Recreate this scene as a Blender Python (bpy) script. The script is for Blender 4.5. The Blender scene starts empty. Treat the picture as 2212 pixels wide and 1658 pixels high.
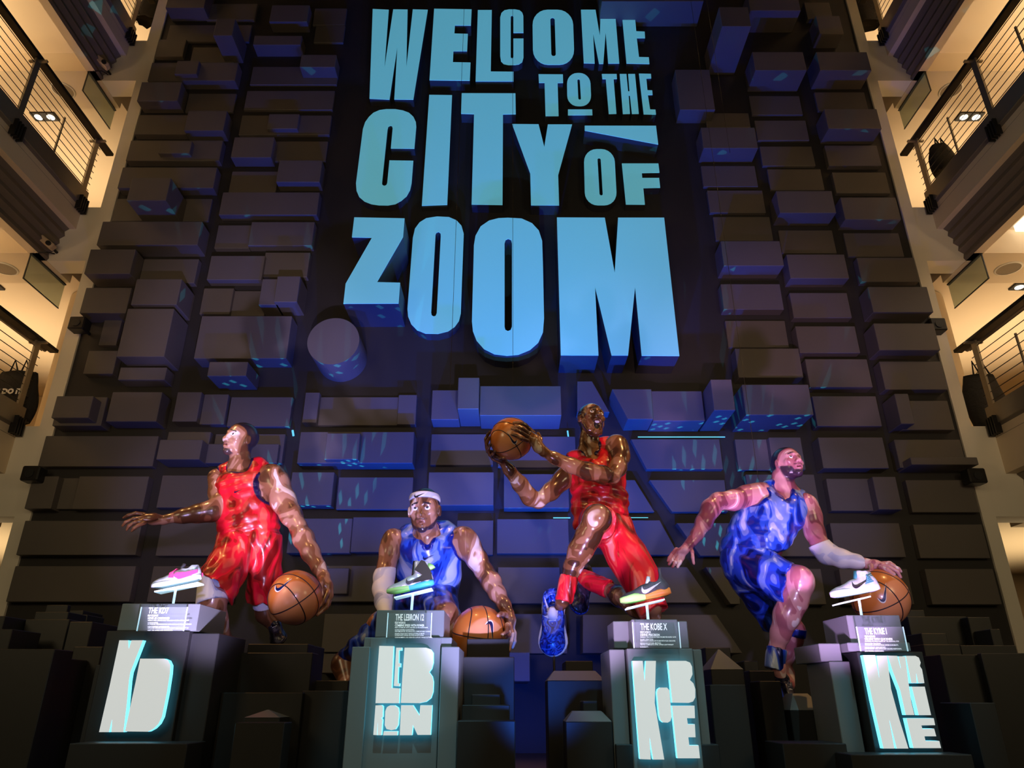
import bpy, bmesh, math, random
import numpy as np
from mathutils import Vector, Matrix
from mathutils.geometry import tessellate_polygon
from mathutils.bvhtree import BVHTree
random.seed(7)
C = bpy.context.scene.collection
PI = math.pi
# ---------------------------------------------------------------- camera
FPX = 1558.0; PITCH = math.radians(23.6); CZ = 0.55
cp, sp = math.cos(PITCH), math.sin(PITCH)
cam_d = bpy.data.cameras.new('camera'); cam = bpy.data.objects.new('camera', cam_d); C.objects.link(cam)
cam_d.sensor_width = 36.0; cam_d.lens = 36.0*FPX/2212.0; cam_d.clip_end = 200
cam.location = (0, 0, CZ); cam.rotation_euler = (PI/2+PITCH, 0, 0)
bpy.context.scene.camera = cam
vs = bpy.context.scene.view_settings
vs.view_transform = 'Standard'; vs.look = 'None'; vs.gamma = 1.0; vs.use_curve_mapping = False
vs.exposure = 0.0
# ---------------------------------------------------------------- world and main lights
w = bpy.data.worlds.new('world'); bpy.context.scene.world = w; w.use_nodes = True
bg = w.node_tree.nodes['Background']; bg.inputs[0].default_value = (0.9, 0.62, 0.42, 1); bg.inputs[1].default_value = 0.008

def lamp(name, kind, loc, target, energy, color, size=1.0, size_y=None, cone=60, blend=0.4, radius=0.05):
    d = bpy.data.lights.new(name, kind); d.energy = energy; d.color = color
    if kind == 'AREA':
        d.size = size
        if size_y: d.shape = 'RECTANGLE'; d.size_y = size_y; d.spread = 1.5 if 'uplighter' in name else PI
    elif kind == 'SPOT':
        d.spot_size = math.radians(cone); d.spot_blend = blend; d.shadow_soft_size = radius
    else: d.shadow_soft_size = radius
    o = bpy.data.objects.new(name, d); C.objects.link(o); o.location = loc
    v = Vector(target)-Vector(loc); o.rotation_euler = v.to_track_quat('-Z', 'Y').to_euler()
    return o
WARM = (1.0, 0.66, 0.42); LAV = (0.62, 0.50, 1.0)
# dim warm store light on the block wall from the visitors' side
lamp('store_light', 'AREA', (0.0, -0.5, 4.0), (0, 9, 3.0), 52, (1.0, 0.74, 0.40), 4.0, 2.0)
lamp('store_light_low', 'AREA', (-4.5, 1.0, 3.0), (-4, 9, 2.5), 52, (1.0, 0.76, 0.42), 1.5, 1.5)
lamp('store_light_low', 'AREA', (4.5, 1.0, 3.0), (4, 9, 2.5), 52, (1.0, 0.76, 0.42), 1.5, 1.5)
# rosy flood from low down by the visitors, washing the block fronts
lamp('wall_flood', 'SPOT', (-1.6, -1.0, 0.9), (-4.0, 9, 5.6), 300, (1.0, 0.62, 0.42), cone=42, blend=0.9, radius=0.05)
lamp('wall_flood', 'SPOT', (1.6, -1.0, 0.9), (3.9, 9, 5.4), 300, (1.0, 0.62, 0.42), cone=42, blend=0.9, radius=0.05)
lamp('blue_flood', 'SPOT', (0.15, 3.3, 0.2), (0.25, 9, 2.9), 130, (0.03, 0.18, 1.0), cone=40, blend=1.0, radius=0.05)
lamp('blue_uplight', 'SPOT', (0.12, 6.0, 0.12), (0.15, 9, 0.95), 170, (0.005, 0.08, 1.0), cone=50, blend=0.8, radius=0.05)
lamp('sign_flood', 'SPOT', (0.1, 6.1, 0.3), (0.1, 8.8, 7.4), 520, (0.25, 0.75, 1.0), cone=38, blend=1.0, radius=0.05)
# blue uplights close along the foot of the block wall
for x, e, c in ((-3.6, 130, 56), (-2.1, 650, 60), (-0.7, 950, 64), (0.6, 1250, 66), (1.9, 800, 60), (3.5, 150, 56)):
    lamp('blue_uplight', 'SPOT', (x, 7.0, 0.15), (x*1.1, 8.7, 5.0), e, (0.005, 0.08, 1.0), cone=c, blend=0.9, radius=0.05)
# stage spots on the four figures: lavender from the visitors' side, amber from above
for x, tx, tz, e, lc in ((-1.25, -2.2, 2.1, 800, (.74, .58, 1.0)), (0.25, -0.55, 1.75, 560, (.55, .48, 1.0)), (0.20, 0.70, 1.9, 420, (.80, .50, .95)), (1.42, 2.25, 2.0, 560, (.86, .46, 1.0))):
    lamp('stage_spot_low', 'SPOT', (x, 3.0, 0.15), (tx, 5.6, tz), e, lc, cone=28, blend=0.6, radius=0.06)
for x, tx, tz, e, c in ((0.0, -2.15, 2.0, 620, 20), (-0.25, -0.50, 1.75, 620, 15), (1.9, 0.72, 1.55, 520, 15), (0.8, 2.25, 1.8, 620, 20)):
    lamp('stage_spot', 'SPOT', (x, -0.3, 0.95), (tx, 5.6, tz), e, LAV, cone=c, blend=0.5, radius=0.06)
for x, tx, e in ((-4.2, -2.4, 420), (-1.4, -0.6, 200), (2.6, 0.6, 460), (4.3, 2.6, 300)):
    lamp('amber_spot', 'SPOT', (x, 4.2, 6.5), (tx, 5.6, 2.0), e, (1.0, 0.50, 0.16), cone=32, blend=0.8, radius=0.1)
# cool spots falling on the pedestals
for tx, e in ((-2.05, 170), (-0.55, 480), (0.9, 420), (2.15, 280)):
    lamp('pedestal_spot', 'SPOT', (tx+0.1, 1.7, 4.9), (tx, 4.25, 0.82), e, (0.38, 0.86, 0.95), cone=13, blend=0.5, radius=0.03)
def gobo(loc, target, energy, cone, nx, ny, thr, seed, fw=0.55, fh=0.4, col=(0.05, 0.75, 1.0)):
    """projector throwing a pattern of small lit windows"""
    o = lamp('window_pattern_projector', 'SPOT', loc, target, energy, col, cone=cone, blend=0.3, radius=0.004)
    d = o.data; d.use_nodes = True; t = d.node_tree; L = t.links; em = t.nodes['Emission']
    tc = t.nodes.new('ShaderNodeTexCoord'); sx = t.nodes.new('ShaderNodeSeparateXYZ'); L.new(tc.outputs['Normal'], sx.inputs[0])
    def mth(op, a, b=None):
        n = t.nodes.new('ShaderNodeMath'); n.operation = op
        for i, v in enumerate((a, b)):
            if v is None: continue
            if isinstance(v, (int, float)): n.inputs[i].default_value = v
            else: L.new(v, n.inputs[i])
        return n.outputs[0]
    u = mth('MULTIPLY', mth('DIVIDE', sx.outputs[0], sx.outputs[2]), nx); v = mth('MULTIPLY', mth('DIVIDE', sx.outputs[1], sx.outputs[2]), ny)
    fu = mth('FRACT', mth('ADD', u, 100)); fv = mth('FRACT', mth('ADD', v, 100))
    inu = mth('LESS_THAN', fu, fw); inv = mth('LESS_THAN', fv, fh)
    cb = t.nodes.new('ShaderNodeCombineXYZ'); L.new(mth('FLOOR', u), cb.inputs[0]); L.new(mth('FLOOR', v), cb.inputs[1]); cb.inputs[2].default_value = seed
    wn = t.nodes.new('ShaderNodeTexWhiteNoise'); L.new(cb.outputs[0], wn.inputs[0])
    on = mth('GREATER_THAN', wn.outputs[0], thr)
    L.new(mth('MULTIPLY', mth('MULTIPLY', inu, inv), on), em.inputs['Strength'])
    return o
gobo((-2.2, 8.1, 0.3), (-2.9, 8.6, 7.0), 1000, 42, 26, 30, 0.62, 1)
gobo((2.4, 8.1, 0.3), (3.1, 8.6, 7.0), 1000, 42, 26, 30, 0.62, 2)
gobo((0.3, 8.0, 0.3), (0.6, 8.4, 4.6), 90, 40, 24, 34, 0.62, 3)

# ---------------------------------------------------------------- helpers
def U(px, py, Y):
    dx = (px-1106.0)/FPX; dy = (829.0-py)/FPX
    t = Y/(cp-dy*sp)
    return Vector((dx*t, Y, CZ+t*(sp+dy*cp)))
def mpp(px, py, Y):                      # metres per photo pixel at that spot
    dy = (829.0-py)/FPX
    return Y/(cp-dy*sp)/FPX
def rowtan(py): return math.tan(PITCH+math.atan((829.0-py)/FPX))

def tag(o, label=None, cat=None, group=None, kind=None):
    if label: o['label'] = label
    if cat: o['category'] = cat
    if group: o['group'] = group
    if kind: o['kind'] = kind
    return o
def thing(name, label, cat, loc=(0, 0, 0), group=None):
    o = bpy.data.objects.new(name, None); C.objects.link(o); o.location = loc; o.empty_display_size = 0.1
    return tag(o, label, cat, group)
def mesh(name, V, F, mat=None, parent=None, smooth=False, mats=None, mi=None, base=None, rootloc=None):
    """world-space verts -> object; origin at parent chain's base"""
    if rootloc is None:
        rootloc = Vector((0, 0, 0))
        p = parent
        while p is not None: rootloc = rootloc+p.location; p = p.parent
    off = rootloc if base is None else Vector(base)
    me = bpy.data.meshes.new(name)
    me.from_pydata([tuple(Vector(v)-off) for v in V], [], F)
    if mats:
        for m in mats: me.materials.append(m)
        if mi is not None: me.polygons.foreach_set('material_index', mi)
    elif mat: me.materials.append(mat)
    if smooth: me.polygons.foreach_set('use_smooth', [True]*len(me.polygons))
    me.update()
    o = bpy.data.objects.new(name, me); C.objects.link(o)
    if base is not None: o.location = off-rootloc
    if parent: o.parent = parent
    return o
class MB:
    def __init__(s): s.V = []; s.F = []; s.M = []
    def box(s, x0, x1, y0, y1, z0, z1, m=0):
        n = len(s.V)
        s.V += [(x0,y0,z0),(x1,y0,z0),(x1,y1,z0),(x0,y1,z0),(x0,y0,z1),(x1,y0,z1),(x1,y1,z1),(x0,y1,z1)]
        s.F += [tuple(n+i for i in f) for f in ((0,1,5,4),(1,2,6,5),(2,3,7,6),(3,0,4,7),(4,5,6,7),(3,2,1,0))]; s.M += [m]*6
        return s
    def frustum(s, x0, x1, y0, y1, z0, X0, X1, Y0, Y1, z1, m=0):
        n = len(s.V)
        s.V += [(x0,y0,z0),(x1,y0,z0),(x1,y1,z0),(x0,y1,z0),(X0,Y0,z1),(X1,Y0,z1),(X1,Y1,z1),(X0,Y1,z1)]
        s.F += [tuple(n+i for i in f) for f in ((0,1,5,4),(1,2,6,5),(2,3,7,6),(3,0,4,7),(4,5,6,7),(3,2,1,0))]; s.M += [m]*6
        return s
    def tube(s, pts, r, n=8, m=0, caps=True):
        pts = [Vector(p) for p in pts]; rs = r if isinstance(r, (list, tuple)) else [r]*len(pts)
        base = len(s.V); up = None
        for i, p in enumerate(pts):
            t = (pts[min(i+1, len(pts)-1)]-pts[max(i-1, 0)]).normalized()
            if up is None: up = Vector((0, 0, 1)) if abs(t.z) < 0.9 else Vector((1, 0, 0))
            a = t.cross(up).normalized(); b = a.cross(t).normalized(); up = b
            for k in range(n):
                q = 2*PI*k/n; s.V.append(tuple(p+a*math.cos(q)*rs[i]+b*math.sin(q)*rs[i]))
        for i in range(len(pts)-1):
            for k in range(n):
                s.F.append((base+i*n+k, base+i*n+(k+1) % n, base+(i+1)*n+(k+1) % n, base+(i+1)*n+k)); s.M.append(m)
        if caps:
            s.F.append(tuple(base+k for k in range(n))[::-1]); s.M.append(m)
            s.F.append(tuple(base+(len(pts)-1)*n+k for k in range(n))); s.M.append(m)
        return s
    def prism(s, loops, y0, y1, m_front=0, m_side=0, inv=False):
        """loops: [outer, hole...] of (x,z); front at y0, back at y1"""
        n = len(s.V); tot = [p for L in loops for p in L]
        tris = tessellate_polygon([[Vector((p[0], p[1], 0)) for p in L] for L in loops])
        N = len(tot)
        s.V += [(p[0], y0, p[1]) for p in tot]+[(p[0], y1, p[1]) for p in tot]
        for t in tris:
            a, b, c = [tot[i] for i in t]
            cr = (b[0]-a[0])*(c[1]-a[1])-(b[1]-a[1])*(c[0]-a[0])
            t = tuple(t) if cr > 0 else tuple(t)[::-1]
            s.F.append(tuple(n+i for i in t)); s.M.append(m_front)
            s.F.append(tuple(n+N+i for i in t)[::-1]); s.M.append(m_side)
        k = 0
        for L in loops:
            for i in range(len(L)):
                j = (i+1) % len(L)
                s.F.append((n+k+i, n+N+k+i, n+N+k+j, n+k+j)); s.M.append(m_side)
            k += len(L)
        return s
    def build(s, name, mat, parent=None, smooth=False, bevel=0, fixn=True, base=None):
        mats = mat if isinstance(mat, list) else None
        o = mesh(name, s.V, s.F, None if mats else mat, parent, smooth, mats, s.M if mats else None, base=base)
        if bevel or fixn:
            bm = bmesh.new(); bm.from_mesh(o.data)
            if fixn: bmesh.ops.recalc_face_normals(bm, faces=bm.faces)
            if bevel: bmesh.ops.bevel(bm, geom=bm.edges[:], offset=bevel, segments=1, affect='EDGES')
            bm.to_mesh(o.data); bm.free()
        return o
# ---------------------------------------------------------------- materials
def nt(name):
    m = bpy.data.materials.new(name); m.use_nodes = True; t = m.node_tree
    return m, t, t.nodes['Principled BSDF']
def mat(name, col, rough=0.5, metal=0.0, coat=0.0, noise=0.0, nscale=6.0, bump=0.0, bscale=40, emis=None, es=0.0, trans=0.0, ior=1.45, spec=None):
    m, t, b = nt(name)
    b.inputs['Base Color'].default_value = (*col, 1); b.inputs['Roughness'].default_value = rough
    b.inputs['Metallic'].default_value = metal; b.inputs['Coat Weight'].default_value = coat
    b.inputs['IOR'].default_value = ior
    if spec is not None: b.inputs['Specular IOR Level'].default_value = spec
    if trans: b.inputs['Transmission Weight'].default_value = trans
    if emis: b.inputs['Emission Color'].default_value = (*emis, 1); b.inputs['Emission Strength'].default_value = es
    L = t.links
    if noise or bump:
        tc = t.nodes.new('ShaderNodeTexCoord')
    if noise:
        n = t.nodes.new('ShaderNodeTexNoise'); n.inputs['Scale'].default_value = nscale; n.inputs['Detail'].default_value = 5
        L.new(tc.outputs['Object'], n.inputs['Vector'])
        mx = t.nodes.new('ShaderNodeMix'); mx.data_type = 'RGBA'
        mx.inputs['A'].default_value = (*[c*(1-noise) for c in col], 1); mx.inputs['B'].default_value = (*[min(1, c*(1+noise)) for c in col], 1)
        L.new(n.outputs['Fac'], mx.inputs['Factor']); L.new(mx.outputs['Result'], b.inputs['Base Color'])
    if bump:
        n2 = t.nodes.new('ShaderNodeTexNoise'); n2.inputs['Scale'].default_value = bscale; n2.inputs['Detail'].default_value = 4
        L.new(tc.outputs['Object'], n2.inputs['Vector'])
        bp = t.nodes.new('ShaderNodeBump'); bp.inputs['Strength'].default_value = bump; bp.inputs['Distance'].default_value = 0.01
        L.new(n2.outputs['Fac'], bp.inputs['Height']); L.new(bp.outputs['Normal'], b.inputs['Normal'])
    return m
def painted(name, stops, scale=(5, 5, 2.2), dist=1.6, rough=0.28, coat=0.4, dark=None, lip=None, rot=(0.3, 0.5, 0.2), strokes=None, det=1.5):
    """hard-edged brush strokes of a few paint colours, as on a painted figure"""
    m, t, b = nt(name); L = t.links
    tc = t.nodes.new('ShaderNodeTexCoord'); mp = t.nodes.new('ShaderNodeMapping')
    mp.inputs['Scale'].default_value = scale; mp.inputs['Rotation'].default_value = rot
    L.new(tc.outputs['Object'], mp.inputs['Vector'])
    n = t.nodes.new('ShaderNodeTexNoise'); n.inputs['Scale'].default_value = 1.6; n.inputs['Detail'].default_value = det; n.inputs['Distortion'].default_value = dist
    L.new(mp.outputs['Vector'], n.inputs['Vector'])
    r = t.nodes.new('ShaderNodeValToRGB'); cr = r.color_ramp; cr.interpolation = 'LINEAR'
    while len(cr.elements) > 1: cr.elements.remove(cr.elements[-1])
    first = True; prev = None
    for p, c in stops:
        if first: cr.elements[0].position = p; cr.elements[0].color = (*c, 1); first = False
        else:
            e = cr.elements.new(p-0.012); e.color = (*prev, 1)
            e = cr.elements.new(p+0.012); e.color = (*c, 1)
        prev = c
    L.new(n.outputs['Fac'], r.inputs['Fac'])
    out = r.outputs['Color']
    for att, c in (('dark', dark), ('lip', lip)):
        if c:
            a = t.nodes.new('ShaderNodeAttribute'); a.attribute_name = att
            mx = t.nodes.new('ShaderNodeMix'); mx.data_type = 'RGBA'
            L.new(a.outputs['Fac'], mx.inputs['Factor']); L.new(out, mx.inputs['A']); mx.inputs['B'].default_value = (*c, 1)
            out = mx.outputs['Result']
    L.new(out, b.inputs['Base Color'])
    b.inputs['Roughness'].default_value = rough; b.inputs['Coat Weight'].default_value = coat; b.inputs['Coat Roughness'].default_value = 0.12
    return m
M = {}
M['block'] = mat('block_paint', (0.125, 0.112, 0.102), 0.55, noise=0.12, nscale=1.3)
M['wall'] = mat('dark_wall_paint', (0.030, 0.028, 0.028), 0.6, noise=0.25, nscale=1.1)
M['tower'] = mat('tower_paint', (0.014, 0.0155, 0.017), 0.45, noise=0.1, nscale=2)
M['ped'] = mat('pedestal_paint', (0.13, 0.15, 0.155), 0.42, noise=0.05, nscale=3)
M['cream'] = mat('cream_paint', (0.74, 0.62, 0.45), 0.8, noise=0.04, nscale=0.8)
M['trim'] = mat('pier_paint', (0.84, 0.79, 0.68), 0.75, noise=0.05, nscale=1.5)
M['fascia'] = mat('ridged_fascia', (0.17, 0.14, 0.11), 0.5, noise=0.15, nscale=1.2)
M['steel'] = mat('brushed_steel', (0.33, 0.30, 0.25), 0.35, metal=0.7, noise=0.1, nscale=3)
M['blackmetal'] = mat('black_metal', (0.02, 0.019, 0.018), 0.4, metal=0.3)
M['cable'] = mat('steel_cable', (0.08, 0.07, 0.06), 0.4, metal=0.8)
M['black'] = mat('black_fabric', (0.012, 0.012, 0.013), 0.8, bump=0.6, bscale=25)
def sheet(name, tint, see, gloss):
    m, t, b = nt(name); L = t.links
    tr = t.nodes.new('ShaderNodeBsdfTransparent'); tr.inputs[0].default_value = (*tint, 1); mx = t.nodes.new('ShaderNodeMixShader')
    b.inputs['Base Color'].default_value = (*[c*.5 for c in tint], 1); b.inputs['Roughness'].default_value = gloss
    mx.inputs[0].default_value = see; L.new(b.outputs[0], mx.inputs[1]); L.new(tr.outputs[0], mx.inputs[2])
    L.new(mx.outputs[0], t.nodes['Material Output'].inputs[0]); return m
M['glass'] = sheet('smoke_glass', (0.80, 0.86, 0.80), 0.72, 0.08)
M['acrylic'] = sheet('clear_acrylic', (0.85, 0.92, 0.94), 0.80, 0.06)
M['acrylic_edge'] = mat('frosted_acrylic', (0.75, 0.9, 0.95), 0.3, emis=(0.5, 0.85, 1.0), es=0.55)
M['white'] = mat('white_paint', (0.8, 0.82, 0.85), 0.5)
M['plaque_text'] = mat('white_vinyl', (0.8, 0.85, 0.9), 0.5, emis=(0.8, 0.95, 1.0), es=0.45)
M['ltr_face'] = mat('lit_white_acrylic', (0.6, 0.62, 0.62), 0.4, emis=(0.88, 0.93, 0.95), es=0.50)
M['ltr_edge'] = mat('lit_cyan_edge', (0.1, 0.4, 0.5), 0.4, emis=(0.12, 0.62, 0.85), es=2.4)
M['sign_body'] = mat('sign_body_paint', (0.05, 0.05, 0.06), 0.55)
M['lampglow'] = mat('lamp_glow', (1, 1, 1), 0.5, emis=(1.0, 0.86, 0.6), es=8)
M['stripglow'] = mat('strip_light', (1, 1, 1), 0.5, emis=(1.0, 0.95, 0.82), es=1.6)
M['beige_plastic'] = mat('beige_plastic', (0.55, 0.42, 0.28), 0.5)
M['floor'] = mat('floor_finish', (0.06, 0.05, 0.045), 0.35, noise=0.2)
# ---------------------------------------------------------------- the room
D = 9.0
XL, XR = -6.25, 6.08
def struct(name, mb, m, bevel=0): o = mb.build(name, m, None, bevel=bevel); o['kind'] = 'structure'; return o
struct('floor', MB().box(-16, 16, -6, 16, -0.1, 0.0), M['floor'])
struct('wall_back', MB().box(XL+0.2, XR-0.17, D, D+0.5, 0, 16), M['wall'])
struct('wall_left', MB().box(-15.2, -15.0, -6, 16, 0, 16), M['cream'])
struct('wall_right', MB().box(15.0, 15.2, -6, 16, 0, 16), M['cream'])
struct('wall_far', MB().box(-15, XL-0.6, 14.6, 14.8, 0, 16).box(XR+0.6, 15, 14.6, 14.8, 0, 16), M['cream'])
struct('trim_1', MB().box(XL, XL+0.2, D-0.03, D+0.45, 0, 16), M['trim'])
struct('trim_2', MB().box(XR-0.17, XR, D-0.03, D+0.45, 0, 16), M['trim'])
struct('ceiling', MB().box(-15, 15, -6, 16, 16, 16.2), M['blackmetal'])
LV = [(2.66, 3.85), (6.46, 7.40), (10.0, 10.9), (13.55, 14.45)]    # soffit height, slab top
trim_n = 3
def side(sg):
    global trim_n
    xo = XL if sg < 0 else XR
    sd = 'left' if sg < 0 else 'right'
    X = lambda d: xo+sg*d              # d metres outward from the atrium corner
    def bx(mb, d0, d1, y0, y1, z0, z1, m=0):
        a, b = X(d0), X(d1); mb.box(min(a, b), max(a, b), y0, y1, z0, z1, m)
    names = ['ground', 'first', 'second', 'third']
    for i, (zb, zt) in enumerate(LV):
        ym = 0.5
        # spandrel in the plane of the block wall
        s = MB(); bx(s, 0.0, 0.595, D, D+0.35, zb, zt+0.02); struct('trim_%d' % trim_n, s, M['trim']); trim_n += 1
        # ceiling with a step, beam, slab
        s = MB()
        bx(s, 0.74, 9, ym-2, 8.8, zb+0.40, zb+0.55)
        bx(s, 0.60, 9, 8.8, 9.62, zb, zb+0.55)
        bx(s, 0.62, 9, 9.62, 16, zb+0.16, zb+0.55)
        s2 = struct('ceiling_%s_%s' % (sd, names[i]), s, M['cream'])
        s = MB(); bx(s, 0.30, 9, ym-2, 16, zb+0.56, zt); struct('floor_%s_%s' % (sd, names[i]), s, M['cream'])
        # ridged fascia: sloping, ridges run along the atrium
        V = []; F = []; prof = [(0.74, zb+0.40), (0.74, zb), (0.60, zb)]
        nr = 7
        for k in range(nr):
            f0 = (k+0.15)/nr; f1 = (k+0.75)/nr
            for f, off in ((f0, 0.0), (f1, 0.05)):
                prof.append((0.58-0.32*f+off, zb+0.02+(zt-zb-0.02)*f))
        prof += [(0.26, zt), (0.34, zt)]
        for y in (ym-2, D-0.002):
            for d, z in prof: V.append((X(d), y, z))
        n = len(prof)
        for k in range(n-1): F.append((k, k+1, n+k+1, n+k))
        me_mi = [0 if k > 1 else 1 for k in range(n-1)]
        o = mesh('trim_%d' % trim_n, V, F, None, None, mats=[M['fascia'], M['cream']], mi=me_mi); trim_n += 1; o['kind'] = 'structure'
        # railing of the balcony
        if zt < 14:
            where = {0: 'lowest', 1: 'middle', 2: 'highest'}[i]
            r = thing('balcony_railing', 'steel cable railing of the %s balcony on the %s side' % (where, sd), 'railing', (X(0.3), ym, zt), 'balcony railings')
            s = MB(); bx(s, 0.24, 0.27, ym-2, D-0.03, zt, zt+0.26); bx(s, 0.27, 0.36, ym-2, D-0.03, zt, zt+0.02); s.build('base_channel', M['steel'], r)
            hz = zt+1.22
            s = MB(); bx(s, 0.22, 0.34, ym-2, D+0.25, hz, hz+0.05); s.build('handrail', M['blackmetal'], r, bevel=0.006)
            if i == 0:
                s = MB(); s.tube([(X(0.42), ym-2, hz+0.05), (X(0.42), D+0.25, hz+0.05)], 0.03); s.build('inner_rail', M['steel'], r)
            for y in [D-0.12-1.55*k for k in range(5)]:
                s = MB(); bx(s, 0.27, 0.30, y-0.05, y+0.05, zt-0.06, hz); bx(s, 0.15, 0.40, y-0.02, y+0.02, hz-0.03, hz-0.005)
                p = s.build('post', M['steel'], r)
                s = MB()
                for k in range(4): bx(s, 0.19, 0.27, y-0.075+0.05*k-0.012, y-0.075+0.05*k+0.012, zt-0.14, zt+0.10)
                s.build('bracket', M['blackmetal'], p)
                s = MB(); bx(s, 0.275, 0.295, y-0.79, y-0.765, zt+0.26, hz-0.28); s.build('spacer_bar', M['steel'], r)
            for k in range(8):
                z = zt+0.33+0.115*k
                MB().tube([(X(0.285), ym-2, z), (X(0.285), D+0.0, z)], 0.006, 5).build('cable', M['cable'], r)
        # fittings below the ceiling
        if i > 0:
            s = MB(); a = X(0.70); s.box(min(a, a+sg*0.012), max(a, a+sg*0.012), 8.8, 9.66, zb-0.42, zb-0.015)
            g = thing('glass_smoke_curtain', 'clear glass panel hanging under the %s ceiling on the %s side' % (['', 'lower', 'middle', 'top'][i], sd), 'glass panel', (a, 9.2, zb), 'hanging glass panels')
            s.build('pane', M['glass'], g)
            s = MB(); s.box(a-0.02, a+0.02, 8.8, 9.66, zb-0.02, zb); s.build('top_channel', M['blackmetal'], g)
            s = MB(); s.box(a-0.008, a+0.008, 8.79, 8.802, zb-0.42, zb-0.02).box(a-0.008, a+0.008, 8.79, 9.66, zb-0.432, zb-0.42); s.build('edge_strip', M['blackmetal'], g)
            sp_ = thing('ceiling_speaker', 'round grey ceiling speaker in the %s cream ceiling, %s side' % (['', 'lower', 'middle', 'top'][i], sd), 'speaker', (X(1.35), 9.2, zb), 'round ceiling speakers')
            V = []; F = []
            for rr, zz in ((0.19, 0.0), (0.19, -0.012), (0.165, -0.016)):
                for k in range(28): V.append((X(1.35)+rr*math.cos(2*PI*k/28), 9.2+rr*math.sin(2*PI*k/28), zb+zz))
            for j in range(2):
                for k in range(28): F.append((j*28+k, j*28+(k+1) % 28, (j+1)*28+(k+1) % 28, (j+1)*28+k))
            mesh('rim', V, F, M['trim'], sp_, True)
            V = [(X(1.35)+0.165*math.cos(2*PI*k/28), 9.2+0.165*math.sin(2*PI*k/28), zb-0.010) for k in range(28)]
            mesh('grille', V, [tuple(range(28))], mat('grille_cloth', (0.28, 0.23, 0.16), 0.8, noise=0.2, nscale=90), sp_)
            dl = thing('downlight', 'twin ceiling downlight glowing behind the %s railing, %s side' % (['', 'lower', 'middle', 'top'][i], sd), 'light', (X(2.15), 9.95, zb+0.16), 'twin downlights')
            s = MB(); bx(s, 1.93, 2.37, 9.86, 10.06, zb+0.13, zb+0.165); s.build('housing', M['blackmetal'], dl)
            for q in (2.04, 2.26): MB().tube([(X(q), 9.96, zb+0.14), (X(q), 9.96, zb+0.125)], 0.065, 16).build('lamp', M['lampglow'], dl)
        # cream light of the sales floors: unseen area lights added to brighten the ceilings
        if i < 3:
            zc = LV[i+1][0]
            lamp('floor_uplighter', 'AREA', (X(3.6), 6.5, zt+0.3), (X(3.2), 7.0, zc), 85, (1.0, 0.72, 0.42), 1.2, 1.2)
            lamp('floor_uplighter', 'AREA', (X(3.0), 11.6, zt+0.3), (X(2.4), 11.2, zc), 52, (1.0, 0.72, 0.42), 3.0, 3.0)
    lamp('floor_uplighter', 'AREA', (X(2.6), 11.0, 0.3), (X(1.6), 11.6, 2.6), 60, (1.0, 0.74, 0.42), 3.0, 3.0)  # unseen light added to brighten the ground-floor bay
    # projectors at the fascia ends
    for i in (1, 2):
        zb = LV[i][0]; c = Vector((X(0.50), D-0.22, zb+0.16))
        pr = thing('projector', 'small beige projector with a black lens on the %s soffit corner, %s side' % (['', 'lower', 'upper'][i], sd), 'projector', c, 'projectors on the soffits') if sg < 0 else None
        if pr:
            s = MB().box(-0.11, 0.11, -0.07, 0.07, -0.045, 0.045)
            R = Matrix.Rotation(math.radians(35), 3, 'Y') @ Matrix.Rotation(math.radians(20), 3, 'Z')
            s.V = [tuple(c+R @ Vector(v)) for v in s.V]; s.build('casing', M['beige_plastic'], pr, bevel=0.012)
            s = MB().tube([c+R @ Vector((0.05, -0.06, 0)), c+R @ Vector((0.05, -0.10, 0))], 0.035, 14); s.build('lens', M['blackmetal'], pr)
            s = MB().tube([c+Vector((-0.08, 0.02, 0)), c+Vector((-0.2, 0.0, 0.03)), c+Vector((-0.22, 0, -0.08)), c+Vector((-0.12, 0.02, -0.16)), c+Vector((-0.02, 0.05, -0.12)), c+Vector((0.0, 0.2, -0.05))], 0.01, 6); s.build('power_cord', M['blackmetal'], pr)
            s = MB().tube([c, c+Vector((0.02, 0.24, -0.02))], 0.02, 8); s.build('bracket', M['blackmetal'], pr)
side(-1); side(1)
# the round cream columns on the sales floors
for sg, xo, sd in ((-1, XL, 'left'), (1, XR, 'right')):
    o = MB().tube([(xo+sg*0.55, 10.6, 3.85), (xo+sg*0.55, 10.6, 6.6)], 0.55, 40, caps=False).build('round_column', M['cream'], None, smooth=True)
    tag(o, 'round cream column beside the block wall behind the %s railing' % sd, 'column')
# bright strip light above the lower balcony on the right
o = MB().box(7.3, 7.6, 5.0, 8.7, 6.46+0.30, 6.46+0.395).build('strip_light', M['stripglow'], None)
tag(o, 'long white strip light above the lowest railing on the right', 'light')
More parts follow.
